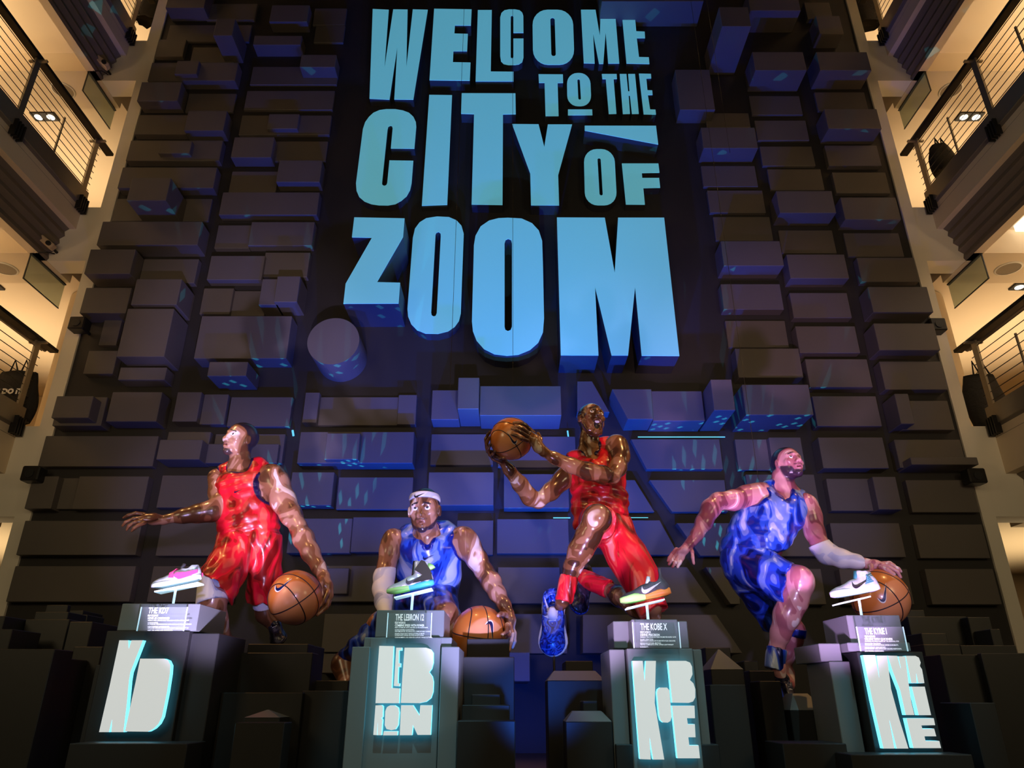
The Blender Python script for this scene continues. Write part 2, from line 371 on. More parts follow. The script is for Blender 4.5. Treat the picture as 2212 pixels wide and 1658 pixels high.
# bags hanging over the railings
def bag(px, py, Y, w_, h_, label, text=None, seed=1, netty=False):
    c = U(px, py, Y); rnd = random.Random(seed)
    b = thing('shopping_bag', label, 'bag', c, 'black bags at the railings')
    V = []; F = []; nu, nv = 14, 12
    for j in range(nv+1):
        for i in range(nu):
            a = 2*PI*i/nu; t = j/nv
            wid = w_*(0.38+0.14*math.sin(t*PI)+0.08*t)*(1+0.10*math.sin(3*a+seed+4*t)); dep = 0.10*(1+0.4*t+0.15*math.sin(5*a+seed))
            V.append(c+Vector((wid*math.cos(a), dep*math.sin(a), h_*(0.5-t)+0.02*math.sin(7*a+seed)*t)))
    for j in range(nv):
        for i in range(nu): F.append((j*nu+i, j*nu+(i+1) % nu, (j+1)*nu+(i+1) % nu, (j+1)*nu+i))
    F.append(tuple(range(nu))); F.append(tuple(nv*nu+i for i in range(nu))[::-1])
    mesh('bag_body', V, F, M['black'], b, True)
    for dx in (-0.2, 0.05):
        MB().tube([c+Vector((dx*w_, -0.05, h_*0.48)), c+Vector(((dx+0.05)*w_, -0.05, h_*0.75)), c+Vector(((dx+0.18)*w_, -0.05, h_*0.5))], 0.012, 6).build('handle', M['black'], b)
    if text:
        tx = text_mesh('lettering', text, 0.10, M['white'], b, c+Vector((-0.05, -0.14, 0.0)), 'CENTER', 0.006)
    return b
def text_mesh(name, s, size, m, parent, loc, align='LEFT', bold=0.0, xs=1.0, shear=0.0, depth=0.0005):
    cu = bpy.data.curves.new(name, 'FONT'); cu.body = s; cu.size = size; cu.align_x = align; cu.offset = bold; cu.extrude = depth; cu.resolution_u = 2
    o = bpy.data.objects.new(name, cu); me = bpy.data.meshes.new_from_object(o)
    rootloc = Vector((0, 0, 0)); p = parent
    while p is not None: rootloc = rootloc+p.location; p = p.parent
    for v in me.vertices:
        x, y, z = v.co; v.co = Vector(loc)+Vector((x*xs+y*shear, -z, y))-rootloc
    me.materials.clear(); me.materials.append(m)
    ob = bpy.data.objects.new(name, me); C.objects.link(ob); ob.parent = parent
    bpy.data.objects.remove(o)
    return ob
bag(30, 858, 9.1, 0.62, 0.72, 'black drawstring bag with white lettering behind the lowest left railing', 'JUST DO IT.', 3)
bag(2132, 872, 9.4, 0.55, 0.85, 'black mesh bag hung on the lowest right railing', None, 5)
bag(2035, 345, 8.8, 0.36, 0.5, 'black tote bag hung on the middle right railing', None, 8)
bag(322, 22, 9.6, 0.4, 0.6, 'black bags behind the highest left railing', None, 11)
bag(1870, 22, 9.6, 0.45, 0.8, 'black bags behind the highest right railing', None, 12)
# small black box speakers at the wall edges
for px, py, Y, sd in ((172, 703, 8.75, 'left pier, beside the bare wall panel'), (73, 1026, 8.75, 'left pier, low near the long wide blocks'), (2104, 1031, 8.75, 'right pier, low near the protruding ledge'), (2021, 706, 8.85, 'right pier, half behind a deep block')):
    c = U(px, py, Y)
    b = thing('box_speaker', 'small black box speaker on the '+sd, 'speaker', c, 'small wall speakers')
    s = MB().box(c.x-0.11, c.x+0.11, c.y-0.09, c.y+0.09, c.z-0.09, c.z+0.10); s.build('cabinet', M['blackmetal'], b, bevel=0.015)
    MB().tube([(c.x, c.y-0.09, c.z), (c.x, c.y-0.10, c.z)], 0.055, 16).build('cone', M['tower'], b)
    MB().tube([(c.x, c.y, c.z), (c.x, D, c.z)], 0.02, 8).build('bracket', M['blackmetal'], b)

# ---------------------------------------------------------------- blocks of the feature wall
def dep(yb, u):      # protrusion from the visible height of the underside
    return D*(1-rowtan(yb+u)/rowtan(yb))
BL = {}
def b(*a): CUR.append(a)
CUR = []; BL['the outermost left column'] = CUR
for a in [(357,440,-40,17,30),(445,550,8,43,6),(358,537,54,90,4),(460,501,40,77,60),(333,394,85,122,9),(410,505,102,135,2),(318,507,135,174,20),(376,424,131,160,28),
 (295,383,177,218,27),(399,503,202,242,4),(289,480,248,290,12),(397,482,239,282,24),(271,473,303,347,13),(341,409,304,331,22),(253,460,361,406,17),(273,358,384,433,55),
 (240,449,429,477,4),(208,426,478,529,26),(181,280,538,591,29),(299,419,559,611,9),(171,271,621,676,21),(282,381,602,658,35),(251,354,666,770,32),(179,243,757,807,9),(212,250,690,745,5),
 (254,355,793,820,16),(112,217,857,919,14),(110,190,855,902,26),(228,337,846,910,17),(81,329,941,1007,6),(52,109,1028,1098,8),(154,307,1028,1099,6),(105,156,1032,1099,3),(34,292,1124,1198,5),(12,278,1222,1299,3)]: b(*a)
CUR = []; BL['the inner left column'] = CUR
for a in [(581,663,11,47,24),(675,745,18,54,3),(677,741,55,92,4),(546,649,77,97,26),(539,727,144,183,5),(647,723,118,145,28),(526,718,196,237,6),(515,711,249,291,6),(576,642,246,278,14),
 (498,585,296,340,21),(589,703,305,348,4),(596,690,346,393,20),(493,595,370,415,3),(472,684,415,464,13),(462,537,486,536,8),(535,673,479,530,13),(446,564,552,604,14),(565,663,545,598,9),
 (430,495,622,678,8),(497,570,628,682,3),(558,600,602,658,24),(591,641,596,652,30),(418,618,682,774,20),(447,531,781,812,31),(371,424,846,910,12),(430,483,851,916,7),(489,624,857,921,5),
 (352,445,932,992,8),(337,430,949,992,18),(440,597,958,1000,8),(455,608,937,1000,4),(337,485,1026,1096,5),(335,500,1126,1200,3),(316,500,1222,1300,2)]: b(*a)
CUR = []; BL['the rows beneath the sign'] = CUR
for a in [(652,683,847,912,10),(686,858,857,918,5),(857,897,852,916,7),(641,891,932,1000,14),(700,773,935,992,20),(622,715,1019,1091,9),(725,889,1030,1100,4),(618,755,1119,1194,5),(756,900,1116,1192,4),
 (690,835,1221,1299,3),(701,749,1226,1282,6),(693,809,1325,1408,3),(931,991,842,906,17),(988,1034,815,883,38),(1036,1213,833,897,30),(929,1065,937,1004,4),(923,1066,1019,1091,12),(1075,1245,942,1009,4),
 (1088,1230,1023,1097,9),(1073,1230,1120,1195,4),(985,1065,1123,1198,3),(1075,1211,1224,1303,3),(1073,1226,1325,1411,3),(1100,1145,1408,1471,5),(680,750,1411,1453,3)]: b(*a)
CUR = []; BL['the inner right column'] = CUR
for a in [(1300,1520,-60,3,55),(1560,1623,15,57,105),(1469,1545,150,237,30),(1527,1622,244,275,5),(1520,1638,275,320,32),(1520,1638,358,403,5),(1534,1655,411,459,6),(1547,1671,468,519,4),(1564,1694,520,574,28),
 (1564,1694,613,668,13),(1574,1705,692,750,4),(1596,1736,752,815,14),(1543,1589,819,886,46),(1612,1758,830,896,37),(1411,1523,844,909,24),(1596,1675,948,1015,4),(1671,1741,944,1014,9),(1620,1771,1024,1096,4),
 (1590,1660,1129,1201,3),(1670,1790,1129,1201,4),(1690,1786,1228,1305,3)]: b(*a)
CUR = []; BL['the middle right column'] = CUR
for a in [(1621,1730,-15,23,48),(1632,1743,112,152,47),(1625,1735,207,248,5),(1637,1749,260,303,5),(1648,1762,316,358,5),(1665,1782,365,410,3),(1685,1807,412,460,28),(1690,1808,497,546,3),(1708,1835,549,601,20),
 (1715,1841,632,686,10),(1728,1859,704,762,12),(1750,1886,775,836,12),(1766,1906,855,920,10),(1779,1921,944,1011,11),(1797,1893,1033,1103,5),(1899,1950,1029,1100,11),(1806,1958,1129,1203,4),(1826,1976,1228,1305,3)]: b(*a)
CUR = []; BL['the outermost right column'] = CUR
for a in [(1745,1800,5,41,10),(1771,1823,34,73,32),(1772,1883,112,152,42),(1768,1877,199,239,5),(1790,1905,235,278,34),(1791,1905,314,358,9),(1807,1924,372,417,7),(1826,1947,426,474,24),(1833,1954,503,554,3),
 (1862,1987,556,608,10),(1887,2017,619,674,22),(1900,2032,698,756,22),(1913,2048,780,841,12),(1950,2063,865,928,8),(1947,1977,850,915,20),(1945,2090,949,1010,8),(1970,2115,987,1003,18),(1972,2117,1036,1106,4),
 (1989,2140,1132,1205,3),(2015,2165,1228,1305,3)]: b(*a)
ORD = ['topmost','second','third','fourth','fifth','sixth','seventh','eighth','ninth','tenth','eleventh','twelfth','thirteenth','fourteenth','fifteenth','sixteenth','seventeenth','eighteenth','nineteenth','twentieth','twenty-first','twenty-second','twenty-third','twenty-fourth','twenty-fifth','twenty-sixth','twenty-seventh','twenty-eighth','twenty-ninth','thirtieth','thirty-first','thirty-second','thirty-third','thirty-fourth','thirty-fifth','thirty-sixth']
for colname, L in BL.items():
    L.sort(key=lambda q: (q[2], q[0]))
    for i, (xl, xr, yt, yb, u) in enumerate(L):
        d = max(0.045, dep(yb, u)); Yf = D-d
        a = U(xl, yb, Yf); c = U(xr, yb, Yf); t = U((xl+xr)/2, yt, Yf)
        o = MB().box(a.x, c.x, Yf, D-0.002, a.z, t.z).build('wall_block', M['block'], None, bevel=0.006, base=((a.x+c.x)/2, D, a.z))
        wd = c.x-a.x; ht = t.z-a.z
        shp = 'long' if wd > 2.2*ht else ('tall' if ht > 1.15*wd else 'squarish')
        dp = 'deep' if d > 0.35 else ('thick' if d > 0.14 else 'shallow')
        tag(o, '%s %s wall block, %s from the top in %s' % (dp, shp, ORD[i], colname), 'block', 'blocks of the dark feature wall')
# slanted-edge blocks between the figures
SL = [('slanting right edge, behind the shouting figure\'s head', [(1247,823),(1279,823),(1317,890),(1247,890)], 12),
 ('slanting left edge, above and right of the shouting figure', [(1322,840),(1407,840),(1411,905),(1356,905)], 25),
 ('slanting left edge, under the cyan light streak', [(1363,948),(1554,948),(1562,1013),(1397,1013)], 5),
 ('slanting left edge, right of the diagonal band', [(1403,1036),(1565,1036),(1573,1105),(1452,1105)], 4),
 ('slanting right edge, beside the shouting figure\'s waist', [(1345,1036),(1371,1036),(1414,1105),(1345,1105)], 4),
 ('slanting left edge, behind the reaching hand', [(1462,1129),(1577,1129),(1583,1200),(1513,1200)], 4),
 ('slanting right edge, behind the pink thigh', [(1345,1123),(1425,1123),(1466,1198),(1345,1198)], 4),
 ('slanting right edge, behind the black display shoe', [(1258,1224),(1484,1224),(1538,1301),(1258,1301)], 4),
 ('slanting left edge, left of the blue shorts', [(1524,1224),(1592,1224),(1599,1304),(1578,1304)], 4),
 ('slanting right edge, lowest behind the orange and green shoe', [(1259,1327),(1547,1327),(1604,1410),(1259,1410)], 4)]
for lab, P, u in SL:
    yb = P[-1][1]; d = max(0.045, dep(yb, u)); Yf = D-d
    pts = [U(x, y, Yf) for x, y in P]
    o = MB().prism([[(p.x, p.z) for p in pts]], Yf, D-0.002).build('wall_block', M['block'], None, bevel=0.004, base=(pts[-1].x, D, pts[-1].z))
    tag(o, 'dark wall block with a '+lab, 'block', 'blocks of the dark feature wall')
d = dep(787, 38); Yf = D-d; c = U(720, 736, Yf); r = 56*mpp(720, 736, Yf)
V = []; F = []
o = MB().tube([(c.x, Yf, c.z), (c.x, D-0.002, c.z)], r, 56).build('round_wall_block', M['block'], None, base=(c.x, D, c.z))
tag(o, 'dark drum-shaped block on the wall below the letter Z', 'block')

# glowing tubes imitating cyan light projected between the blocks
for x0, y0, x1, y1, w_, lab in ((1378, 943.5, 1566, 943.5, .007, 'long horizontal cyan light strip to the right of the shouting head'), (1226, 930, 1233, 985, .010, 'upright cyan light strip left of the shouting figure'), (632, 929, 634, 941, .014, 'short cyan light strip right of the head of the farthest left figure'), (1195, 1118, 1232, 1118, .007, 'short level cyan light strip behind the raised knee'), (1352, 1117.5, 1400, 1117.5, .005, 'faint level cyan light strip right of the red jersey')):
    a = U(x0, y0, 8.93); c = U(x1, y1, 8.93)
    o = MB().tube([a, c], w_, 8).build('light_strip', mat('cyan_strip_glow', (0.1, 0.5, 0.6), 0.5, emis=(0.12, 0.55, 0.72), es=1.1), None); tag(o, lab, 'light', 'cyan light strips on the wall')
# ---------------------------------------------------------------- the big lit sign
m, t, bs = nt('lit_blue_face'); L = t.links
bs.inputs['Base Color'].default_value = (0.16, 0.42, 0.5, 1); bs.inputs['Roughness'].default_value = 0.6
bs.inputs['Emission Color'].default_value = (0.13, 0.53, 0.68, 1); bs.inputs['Emission Strength'].default_value = 0.52  # cyan emission stands in for projector light on the letter faces
M['sign_face'] = m
def A1(p): return (740+p[0]/6.142, p[1]/6.142)
def A2(p): return (1080+p[0]/6.142, p[1]/6.142)
def A3(p): return (740+p[0]/6.142, 200+p[1]/6.142)
def A4(p): return (1080+p[0]/6.142, 200+p[1]/6.142)
def A5(p): return (720+p[0]/5.5275, 450+p[1]/5.5275)
def A6(p): return (1000+p[0]/4.422, 450+p[1]/4.422)
def rr(xa, xb, y0, xc, xd, y1, r, n=7):
    """rounded shape whose sides run from (xa|xb at y0) to (xc|xd at y1)"""
    out = []
    H = y1-y0
    def sx(l, y): f = (y-y0)/H; return (xa+(xc-xa)*f) if l else (xb+(xd-xb)*f)
    for cx_l, cy, a0 in ((False, y0+r, -90), (False, y1-r, 0), (True, y1-r, 90), (True, y0+r, 180)):
        for k in range(n):
            a = math.radians(a0+90*k/(n-1)); yy = cy+r*math.sin(a)
            ex = sx(cx_l, yy); rx = min(r, abs(sx(False, cy)-sx(True, cy))/2)
            cxx = ex-rx if not cx_l else ex+rx
            out.append((cxx+rx*math.cos(a), yy))
    return out
LT = [
 ('W', 'wide letter W beginning the word WELCOME', A1, [[(400,118),(612,128),(552,925),(672,123),(862,125),(845,903),(932,123),(1130,128),(938,1318),(686,1315),(728,600),(622,1318),(357,1305)]], .16),
 ('E', 'big letter E, second in the word WELCOME', A1, [[(1215,115),(1712,123),(1702,335),(1490,333),(1483,443),(1662,448),(1652,675),(1470,675),(1463,823),(1697,828),(1687,1067),(1153,1060)]], .22),
 ('L', 'letter L in the word WELCOME', A1, [[(1795,132),(1980,132),(1966,947),(2268,950),(2268,1075),(1765,1075)]], .18),
 ('C', 'narrow letter C in the word WELCOME', A2, [[(312,432),(178,432),(178,215),(160,200),(143,215),(143,760),(160,775),(178,760),(178,510),(312,510),(312,760),(295,820),(250,850),(200,858),(110,858),(50,845),(15,810),(3,740),(3,230),(20,170),(60,135),(120,123),(200,123),(260,135),(295,165),(310,210)]], .14),
 ('O', 'round letter O in the word WELCOME', A2, [rr(430,965,128,440,990,855,200), rr(668,726,232,682,742,742,28)], .16),
 ('M', 'letter M in the word WELCOME', A2, [[(1075,128),(1268,128),(1325,475),(1337,128),(1525,128),(1583,838),(1437,838),(1403,420),(1372,843),(1315,843),(1235,430),(1257,838),(1113,835)]], .16),
 ('E', 'letter E ending the word WELCOME', A2, [[(1613,125),(1898,130),(1908,210),(1790,208),(1808,413),(1920,418),(1925,502),(1815,502),(1845,755),(1975,758),(1983,845),(1680,838)]], .14),
 ('T', 'small letter T of the word TO', A2, [[(512,983),(835,985),(838,1095),(765,1097),(778,1535),(605,1535),(592,1095),(518,1095)]], .13),
 ('O', 'small letter O of the word TO', A2, [rr(888,1195,967,895,1215,1403,140), rr(1027,1060,1045,1040,1076,1320,17)], .10),
 ('bar', 'short bar under the small letter O of TO', A2, [[(903,1450),(1223,1450),(1227,1523),(903,1525)]], .17),
 ('T', 'small letter T of the word THE', A2, [[(1352,980),(1548,980),(1552,1043),(1508,1045),(1545,1505),(1445,1508),(1405,1045),(1360,1045)]], .17),
 ('H', 'small letter H of the word THE', A2, [[(1590,980),(1678,980),(1700,1210),(1720,1210),(1702,980),(1792,980),(1842,1505),(1752,1507),(1725,1262),(1708,1262),(1725,1505),(1632,1508)]], .17),
 ('E', 'small letter E of the word THE', A2, [[(1845,975),(2003,978),(2007,1035),(1942,1037),(1957,1195),(2020,1197),(2025,1255),(1962,1257),(1992,1450),(2063,1452),(2070,1515),(1908,1512)]], .17),
 ('C', 'large letter C beginning the word CITY', A3, [[(952,740),(640,737),(665,470),(655,440),(632,435),(605,450),(595,490),(522,1200),(530,1225),(555,1235),(580,1225),(592,1200),(622,897),(938,902),(915,1200),(895,1290),(850,1370),(780,1430),(700,1475),(600,1492),(480,1490),(380,1475),(290,1440),(220,1380),(185,1300),(178,1200),(270,480),(300,390),(350,320),(410,265),(490,230),(580,218),(700,218),(800,235),(880,265),(940,320),(972,390),(977,450)]], .16),
 ('I', 'tall letter I in the word CITY', A3, [[(1150,28),(1452,32),(1388,1485),(1052,1497)]], .14),
 ('T', 'tall letter T in the word CITY', lambda p: p, [[(997.4,201),(1113.4,201.3),(1114.2,246),(1086.5,246.4),(1085.5,442),(1018.7,441),(1024,246),(996,245)]], .20),
 ('Y', 'letter Y ending the word CITY', A4, [[(162,415),(512,418),(588,718),(636,420),(957,420),(772,1090),(785,1492),(412,1490),(402,1070)]], .24),
 ('wedge', 'wedge-shaped bar above the word OF', A4, [[(1125,437),(2070,438),(2100,685),(1125,500)]], .30),
 ('O', 'narrow letter O of the word OF', A4, [rr(1112,1515,748,1130,1555,1490,170), rr(1293,1337,865,1322,1366,1362,22)], .18),
 ('F', 'letter F of the word OF', A4, [[(1618,938),(2102,938),(2117,1058),(1882,1063),(1888,1130),(2112,1130),(2126,1258),(1902,1263),(1923,1482),(1672,1480)]], .16),
 ('Z', 'letter Z beginning the word ZOOM', A5, [[(250,105),(850,117),(832,338),(520,878),(797,885),(778,1133),(120,1135),(147,897),(462,347),(222,342)]], .66),
 ('O', 'first letter O of the word ZOOM', A5, [[(1240,95),(1380,102),(1470,140),(1530,205),(1557,300),(1522,1250),(1500,1340),(1450,1410),(1370,1465),(1250,1495),(1100,1492),(1000,1450),(930,1380),(893,1290),(885,1200),(950,350),(975,240),(1030,165),(1110,115)],[(1255,278),(1280,295),(1283,330),(1235,1250),(1222,1280),(1200,1288),(1175,1275),(1168,1240),(1220,310),(1230,288)]], .20),
 ('O', 'second, taller letter O of the word ZOOM', A6, [[(430,88),(560,95),(660,140),(725,210),(757,310),(765,560),(775,1050),(765,1180),(720,1280),(640,1350),(530,1395),(420,1405),(300,1390),(200,1340),(130,1260),(95,1170),(86,1080),(105,350),(120,260),(170,170),(250,115),(340,92)],[(432,288),(460,300),(468,330),(468,1130),(455,1160),(430,1170),(405,1158),(398,1130),(398,330),(408,300)]], .40),
 ('M', 'huge letter M ending the word ZOOM', A6, [[(898,85),(1355,87),(1450,615),(1483,87),(1922,87),(2068,1408),(1708,1405),(1645,745),(1578,1402),(1420,1402),(1262,745),(1295,1402),(935,1400)]], .56),
]
for nm, lab, fn, loops, d in LT:
    Yf = D-d; W = []
    for Lp in loops:
        q = [U(*fn(p), Yf) for p in Lp]; W.append([(p.x, p.z) for p in q])
    cx = sum(p[0] for p in W[0])/len(W[0]); zz = min(p[1] for p in W[0])
    th = thing('sign_letter' if nm not in ('bar', 'wedge') else 'sign_'+nm, 'cyan-lit '+lab, 'sign letter' if len(nm) == 1 else 'sign bar', (cx, D, zz), 'lit letters of the wall sign')
    MB().prism(W, Yf+0.012, D-0.001).build('letter_body', M['sign_body'], th, fixn=False)
    MB().prism(W, Yf, Yf+0.0115).build('lit_face', [M['sign_face'], M['sign_face']], th, fixn=False)
# ---------------------------------------------------------------- pedestals
YP = 4.3
def pbox(xl, xr, yt, yb, Yf, depth, mb=None, floor=False):
    """front face seen between columns xl..xr (read at row yt), rows yt..yb"""
    a = U(xl, yt, Yf); c = U(xr, yt, Yf); zb = 0.0 if floor else U(xl, yb, Yf).z
    mb = mb or MB(); mb.box(a.x, c.x, Yf, Yf+depth, zb, a.z); return mb
def c_(ox, oy, s): return lambda p: (ox+p[0]/s, oy+p[1]/s)
F1 = c_(0, 1160, 3.329); F2 = c_(560, 1160, 3.329); F3 = c_(1100, 1160, 3.329); F4 = c_(1650, 1160, 3.329)
PEDS = []
def letters(par, fn, polys, Yf, names):
    for P, nm in zip(polys, names):
        pts = [U(*fn(p), Yf-0.05) for p in P]; q = [[(p.x, p.z) for p in pts]]
        mb = MB().prism(q, Yf-0.05, Yf-0.012, 0, 1)
        o = mb.build('letter', [M['ltr_face'], M['ltr_edge']], par, fixn=False)
        # short standoff behind the letter
        c = pts[0].lerp(pts[len(pts)//2], 0.5)
def pedestal(label, parts, fn, polys, names, Yf=YP):
    base = U(parts[0][1][0], 1600, Yf); base.z = 0; base.y = Yf
    p = thing('display_pedestal', label, 'pedestal', base, 'lit display pedestals')
    for nm, a, Yq, dp, fl, m in parts:
        pbox(a[0], a[1], a[2], a[3], Yq, dp, floor=fl).build(nm, m, p, bevel=0.004)
    letters(p, fn, polys, Yf, names)
    return p
P_ = M['ped']; T_ = M['tower']
pedestal('dark pedestal with two merged lit letters on its front, farthest left',
 [('body', (231, 410, 1362, 1604), YP, 0.45, True, T_), ('top_block', (264, 432.6, 1303, 1362), YP+0.01, 0.42, False, P_),
  ('side_block', (410.5, 474, 1367, 1600), YP+0.04, 0.45, True, T_), ('side_block', (207, 231, 1435, 1600), YP+0.03, 0.4, True, T_),
  ('base_step', (150, 405, 1605, 1650), YP-0.25, 0.24, True, T_)],
 F1, [[(858,740),(922,740),(926,800),(945,740),(1028,740),(985,850),(938,970),(928,1030),(912,1200),(888,1400),(800,1400),(806,1310),(784,1400),(712,1400),(790,1060)],
      [(1008,872),(1180,872),(1210,885),(1226,920),(1222,980),(1200,1120),(1165,1290),(1140,1340),(1105,1375),(1065,1397),(898,1395),(925,1270),(975,1040)]], 'KD')
pedestal('teal-lit pedestal with six stacked lit letters, second from the left',
 [('body', (800, 953, 1376, 1600), YP, 0.5, True, P_), ('upper_body', (787, 976, 1376, 1398), YP+0.02, 0.45, False, P_), ('top_block', (814, 960, 1317, 1376), YP+0.03, 0.42, False, P_),
  ('side_block', (761, 800, 1396, 1600), YP-0.02, 0.45, True, P_), ('side_block', (953.5, 992, 1396, 1600), YP-0.02, 0.45, True, P_)],
 F2, [[(863,780),(966,782),(952,1082),(1010,1086),(1005,1192),(836,1192),(848,985)],
      [(985,793),(1025,793),(1024,812),(1004,812),(1002,905),(1016,905),(1015,932),(1000,932),(996,1048),(1010,1050),(1008,1070),(968,1068)],
      [(1045,793),(1200,793),(1235,805),(1252,830),(1252,900),(1240,945),(1222,968),(1245,1000),(1253,1040),(1250,1110),(1235,1155),(1200,1182),(1150,1192),(1018,1190),(1030,990)],
      [(836,1208),(880,1206),(890,1215),(888,1290),(878,1300),(886,1312),(878,1422),(850,1422),(852,1330),(847,1422),(820,1420)],
      [(940,1208),(975,1208),(1000,1225),(1006,1260),(998,1350),(980,1380),(950,1386),(915,1378),(902,1350),(906,1250),(918,1220)],
      [(896,1394),(995,1394),(993,1423),(890,1423)],
      [(1020,1207),(1105,1207),(1152,1280),(1158,1207),(1243,1207),(1232,1420),(1138,1420),(1105,1350),(1098,1422),(1010,1422)]], 'LEBRO-N')
pedestal('dark pedestal with a tall lit K beside smaller lit letters, third from the left',
 [('body', (1354, 1496, 1400, 1604), YP, 0.45, True, P_), ('top_block', (1364, 1463, 1337, 1400), YP+0.02, 0.30, False, P_), ('back_block', (1324, 1484, 1341, 1400), YP+0.16, 0.28, False, P_),
  ('side_block', (1316, 1349, 1402, 1560), YP+0.05, 0.45, True, P_), ('side_block', (1496.5, 1515, 1402, 1560), YP+0.05, 0.4, True, P_),
  ('base_step', (1330, 1553, 1607, 1650), YP+0.004, 0.4, True, T_)],
 F3, [[(886,888),(960,888),(974,1030),(982,888),(1055,888),(1050,1060),(1046,1190),(1070,1330),(1115,1597),(1035,1597),(1010,1440),(1018,1597),(940,1594),(912,1240)],
      [(1085,1080),(1135,1080),(1152,1100),(1168,1290),(1160,1320),(1140,1332),(1105,1330),(1088,1315),(1078,1280),(1062,1115),(1068,1092)],
      [(1142,888),(1270,888),(1300,900),(1315,930),(1318,985),(1300,1025),(1325,1050),(1338,1090),(1338,1150),(1322,1180),(1290,1190),(1172,1188)],
      [(1170,1210),(1332,1210),(1336,1300),(1278,1300),(1285,1343),(1335,1343),(1340,1437),(1288,1437),(1295,1495),(1362,1495),(1372,1588),(1210,1588)]], 'KOBE')
pedestal('dark pedestal with a leaning lit K, Y and three small lit letters, farthest right',
 [('body', (1851, 1993, 1407, 1628), YP, 0.45, True, T_), ('top_block', (1828, 1943, 1328, 1407), YP+0.06, 0.35, False, P_), ('front_slab', (1830, 1965, 1387, 1406), YP+0.01, 0.10, False, P_),
  ('side_block', (1768, 1814, 1389, 1428), YP+0.10, 0.4, False, P_), ('side_block', (1791, 1835, 1428, 1640), YP+0.09, 0.35, True, P_),
  ('base_step', (1838, 2100, 1629, 1650), YP-0.2, 0.2, True, T_)],
 F4, [[(715,847),(800,847),(830,1010),(812,850),(886,850),(915,1090),(975,1310),(1040,1518),(955,1518),(902,1310),(940,1518),(860,1518),(780,1170)],
      [(890,850),(960,852),(985,945),(968,855),(1018,855),(1040,1040),(1060,1180),(1083,1277),(1020,1277),(980,1100),(925,960)],
      [(1020,852),(1090,852),(1115,865),(1128,900),(1122,925),(1138,950),(1155,1048),(1110,1048),(1095,975),(1100,1048),(1060,1048)],
      [(1063,1073),(1157,1073),(1203,1278),(1113,1278)],
      [(1025,1300),(1222,1300),(1232,1350),(1133,1352),(1140,1375),(1225,1375),(1240,1430),(1155,1430),(1163,1462),(1262,1464),(1275,1515),(1075,1515)]], 'KYRIE')
# clear plaques with white text in front of the top blocks
def plaque(label, tl, br_x, bot, head, hx, hy, hs, hw, lines, Yq, sh, tall=0):
    a = U(tl[0], tl[1], Yq); c = U(br_x, tl[1], Yq); zb = U(tl[0], bot, Yq).z
    p = thing('info_plaque', label, 'plaque', (a.x, Yq, zb), 'clear plaques on the pedestals')
    MB().box(a.x, c.x, Yq, Yq+0.006, zb, a.z).build('panel', M['acrylic'], p)
    for xe in (a.x-0.004, c.x): MB().box(xe, xe+0.004, Yq-0.001, Yq+0.007, zb, a.z).build('edge', M['acrylic_edge'], p)
    k = mpp(tl[0], tl[1], Yq)
    h = U(hx, hy+hs, Yq)
    text_mesh('heading', head, hs*k*1.38, M['plaque_text'], p, Vector((h.x, Yq-0.002, h.z)), 'LEFT', hs*k*.028, xs=hw)
    y = hy+hs+2.5
    for i, (txt, s, w_) in enumerate(lines):
        q = U(hx-1, y+s, Yq)
        text_mesh('text_line', txt, s*k*1.35, M['plaque_text'], p, Vector((q.x, Yq-0.002, q.z)), 'LEFT', s*k*(.03 if s > 3.5 else .012), xs=w_)
        y += s+(1.2 if s > 3.5 else (0.8 if i % 2 else 2.2))
B3 = 2.6
plaque('clear plaque headed THE KD7 on the farthest left pedestal', (306, 1310.5), 404, 1362, 'THE KD7', 320, 1311.5, 12.5, 0.62,
  [('02/15/2015', 4.6, .8), ('NEVER BE CONTAINED', 4.6, .72), ('VISIBLE MAX ZOOM UNIT DELIVERS ULTRA-RESPONSIVE', B3, 1.0), ('CUSHIONING.', B3, 1.0), ('FLYWEAVE TECHNOLOGY AND MIDFOOT STRAP PROVIDE', B3, 1.0), ('LIGHTWEIGHT LOCKDOWN.', B3, 1.0), ('UPDATED DESIGN BLENDS FLEXIBILITY AND SUPPORT TO', B3, .95), ('KEEP THE ANKLE AND PROTECTED.', B3, .95)], YP-0.05, 0)
plaque('clear plaque headed THE LEBRON 12 on the second pedestal from the left', (839, 1323), 932, 1376, 'THE LEBRON 12', 854, 1326, 13.5, 0.46,
  [('02/14/2015', 4.6, .8), ('COMBINE SPEED WITH POWER', 4.6, .72), ('NEW ZOOM AIR UNITS DELIVER ULTRA-RESPONSIVE,', B3, .85), ('ULTRA-FLEXIBLE CUSHIONING.', B3, .85), ('NEW MEGAFUSE TECHNOLOGY COMFORTABLY LOCKS', B3, .85), ('DOWN YOUR FOOT WHILE LETTING IT MOVE.', B3, .85), ('HYPERPOSITE WINGS PROVIDE EXCEPTIONAL', B3, .85), ('CONTAINMENT, FOR GREATER SUPPORT WHILE CUTTING.', B3, .85)], YP-0.05, 0)
plaque('clear plaque headed THE KOBE X on the third pedestal from the left', (1367, 1343), 1465, 1399, 'THE KOBE X', 1384, 1346, 14, 0.52,
  [('02/13/2015', 4.6, .8), ('DEFINE PRECISION', 4.6, .8), ('UNIQUE TRACTION PATTERN PROMOTES RAPID CUTS', B3, .88), ('IN ANY DIRECTION.', B3, .88), ('RESPONSIVE LUNARLON FOAM WITH FLEX GROOVES', B3, .88), ('ENHANCES NATURAL MOTION.', B3, .88), ('TEXTILE COMPOSITE UPPER OFFERS LIGHTWEIGHT', B3, .88), ('DURABILITY.', B3, .88)], YP-0.05, 0)
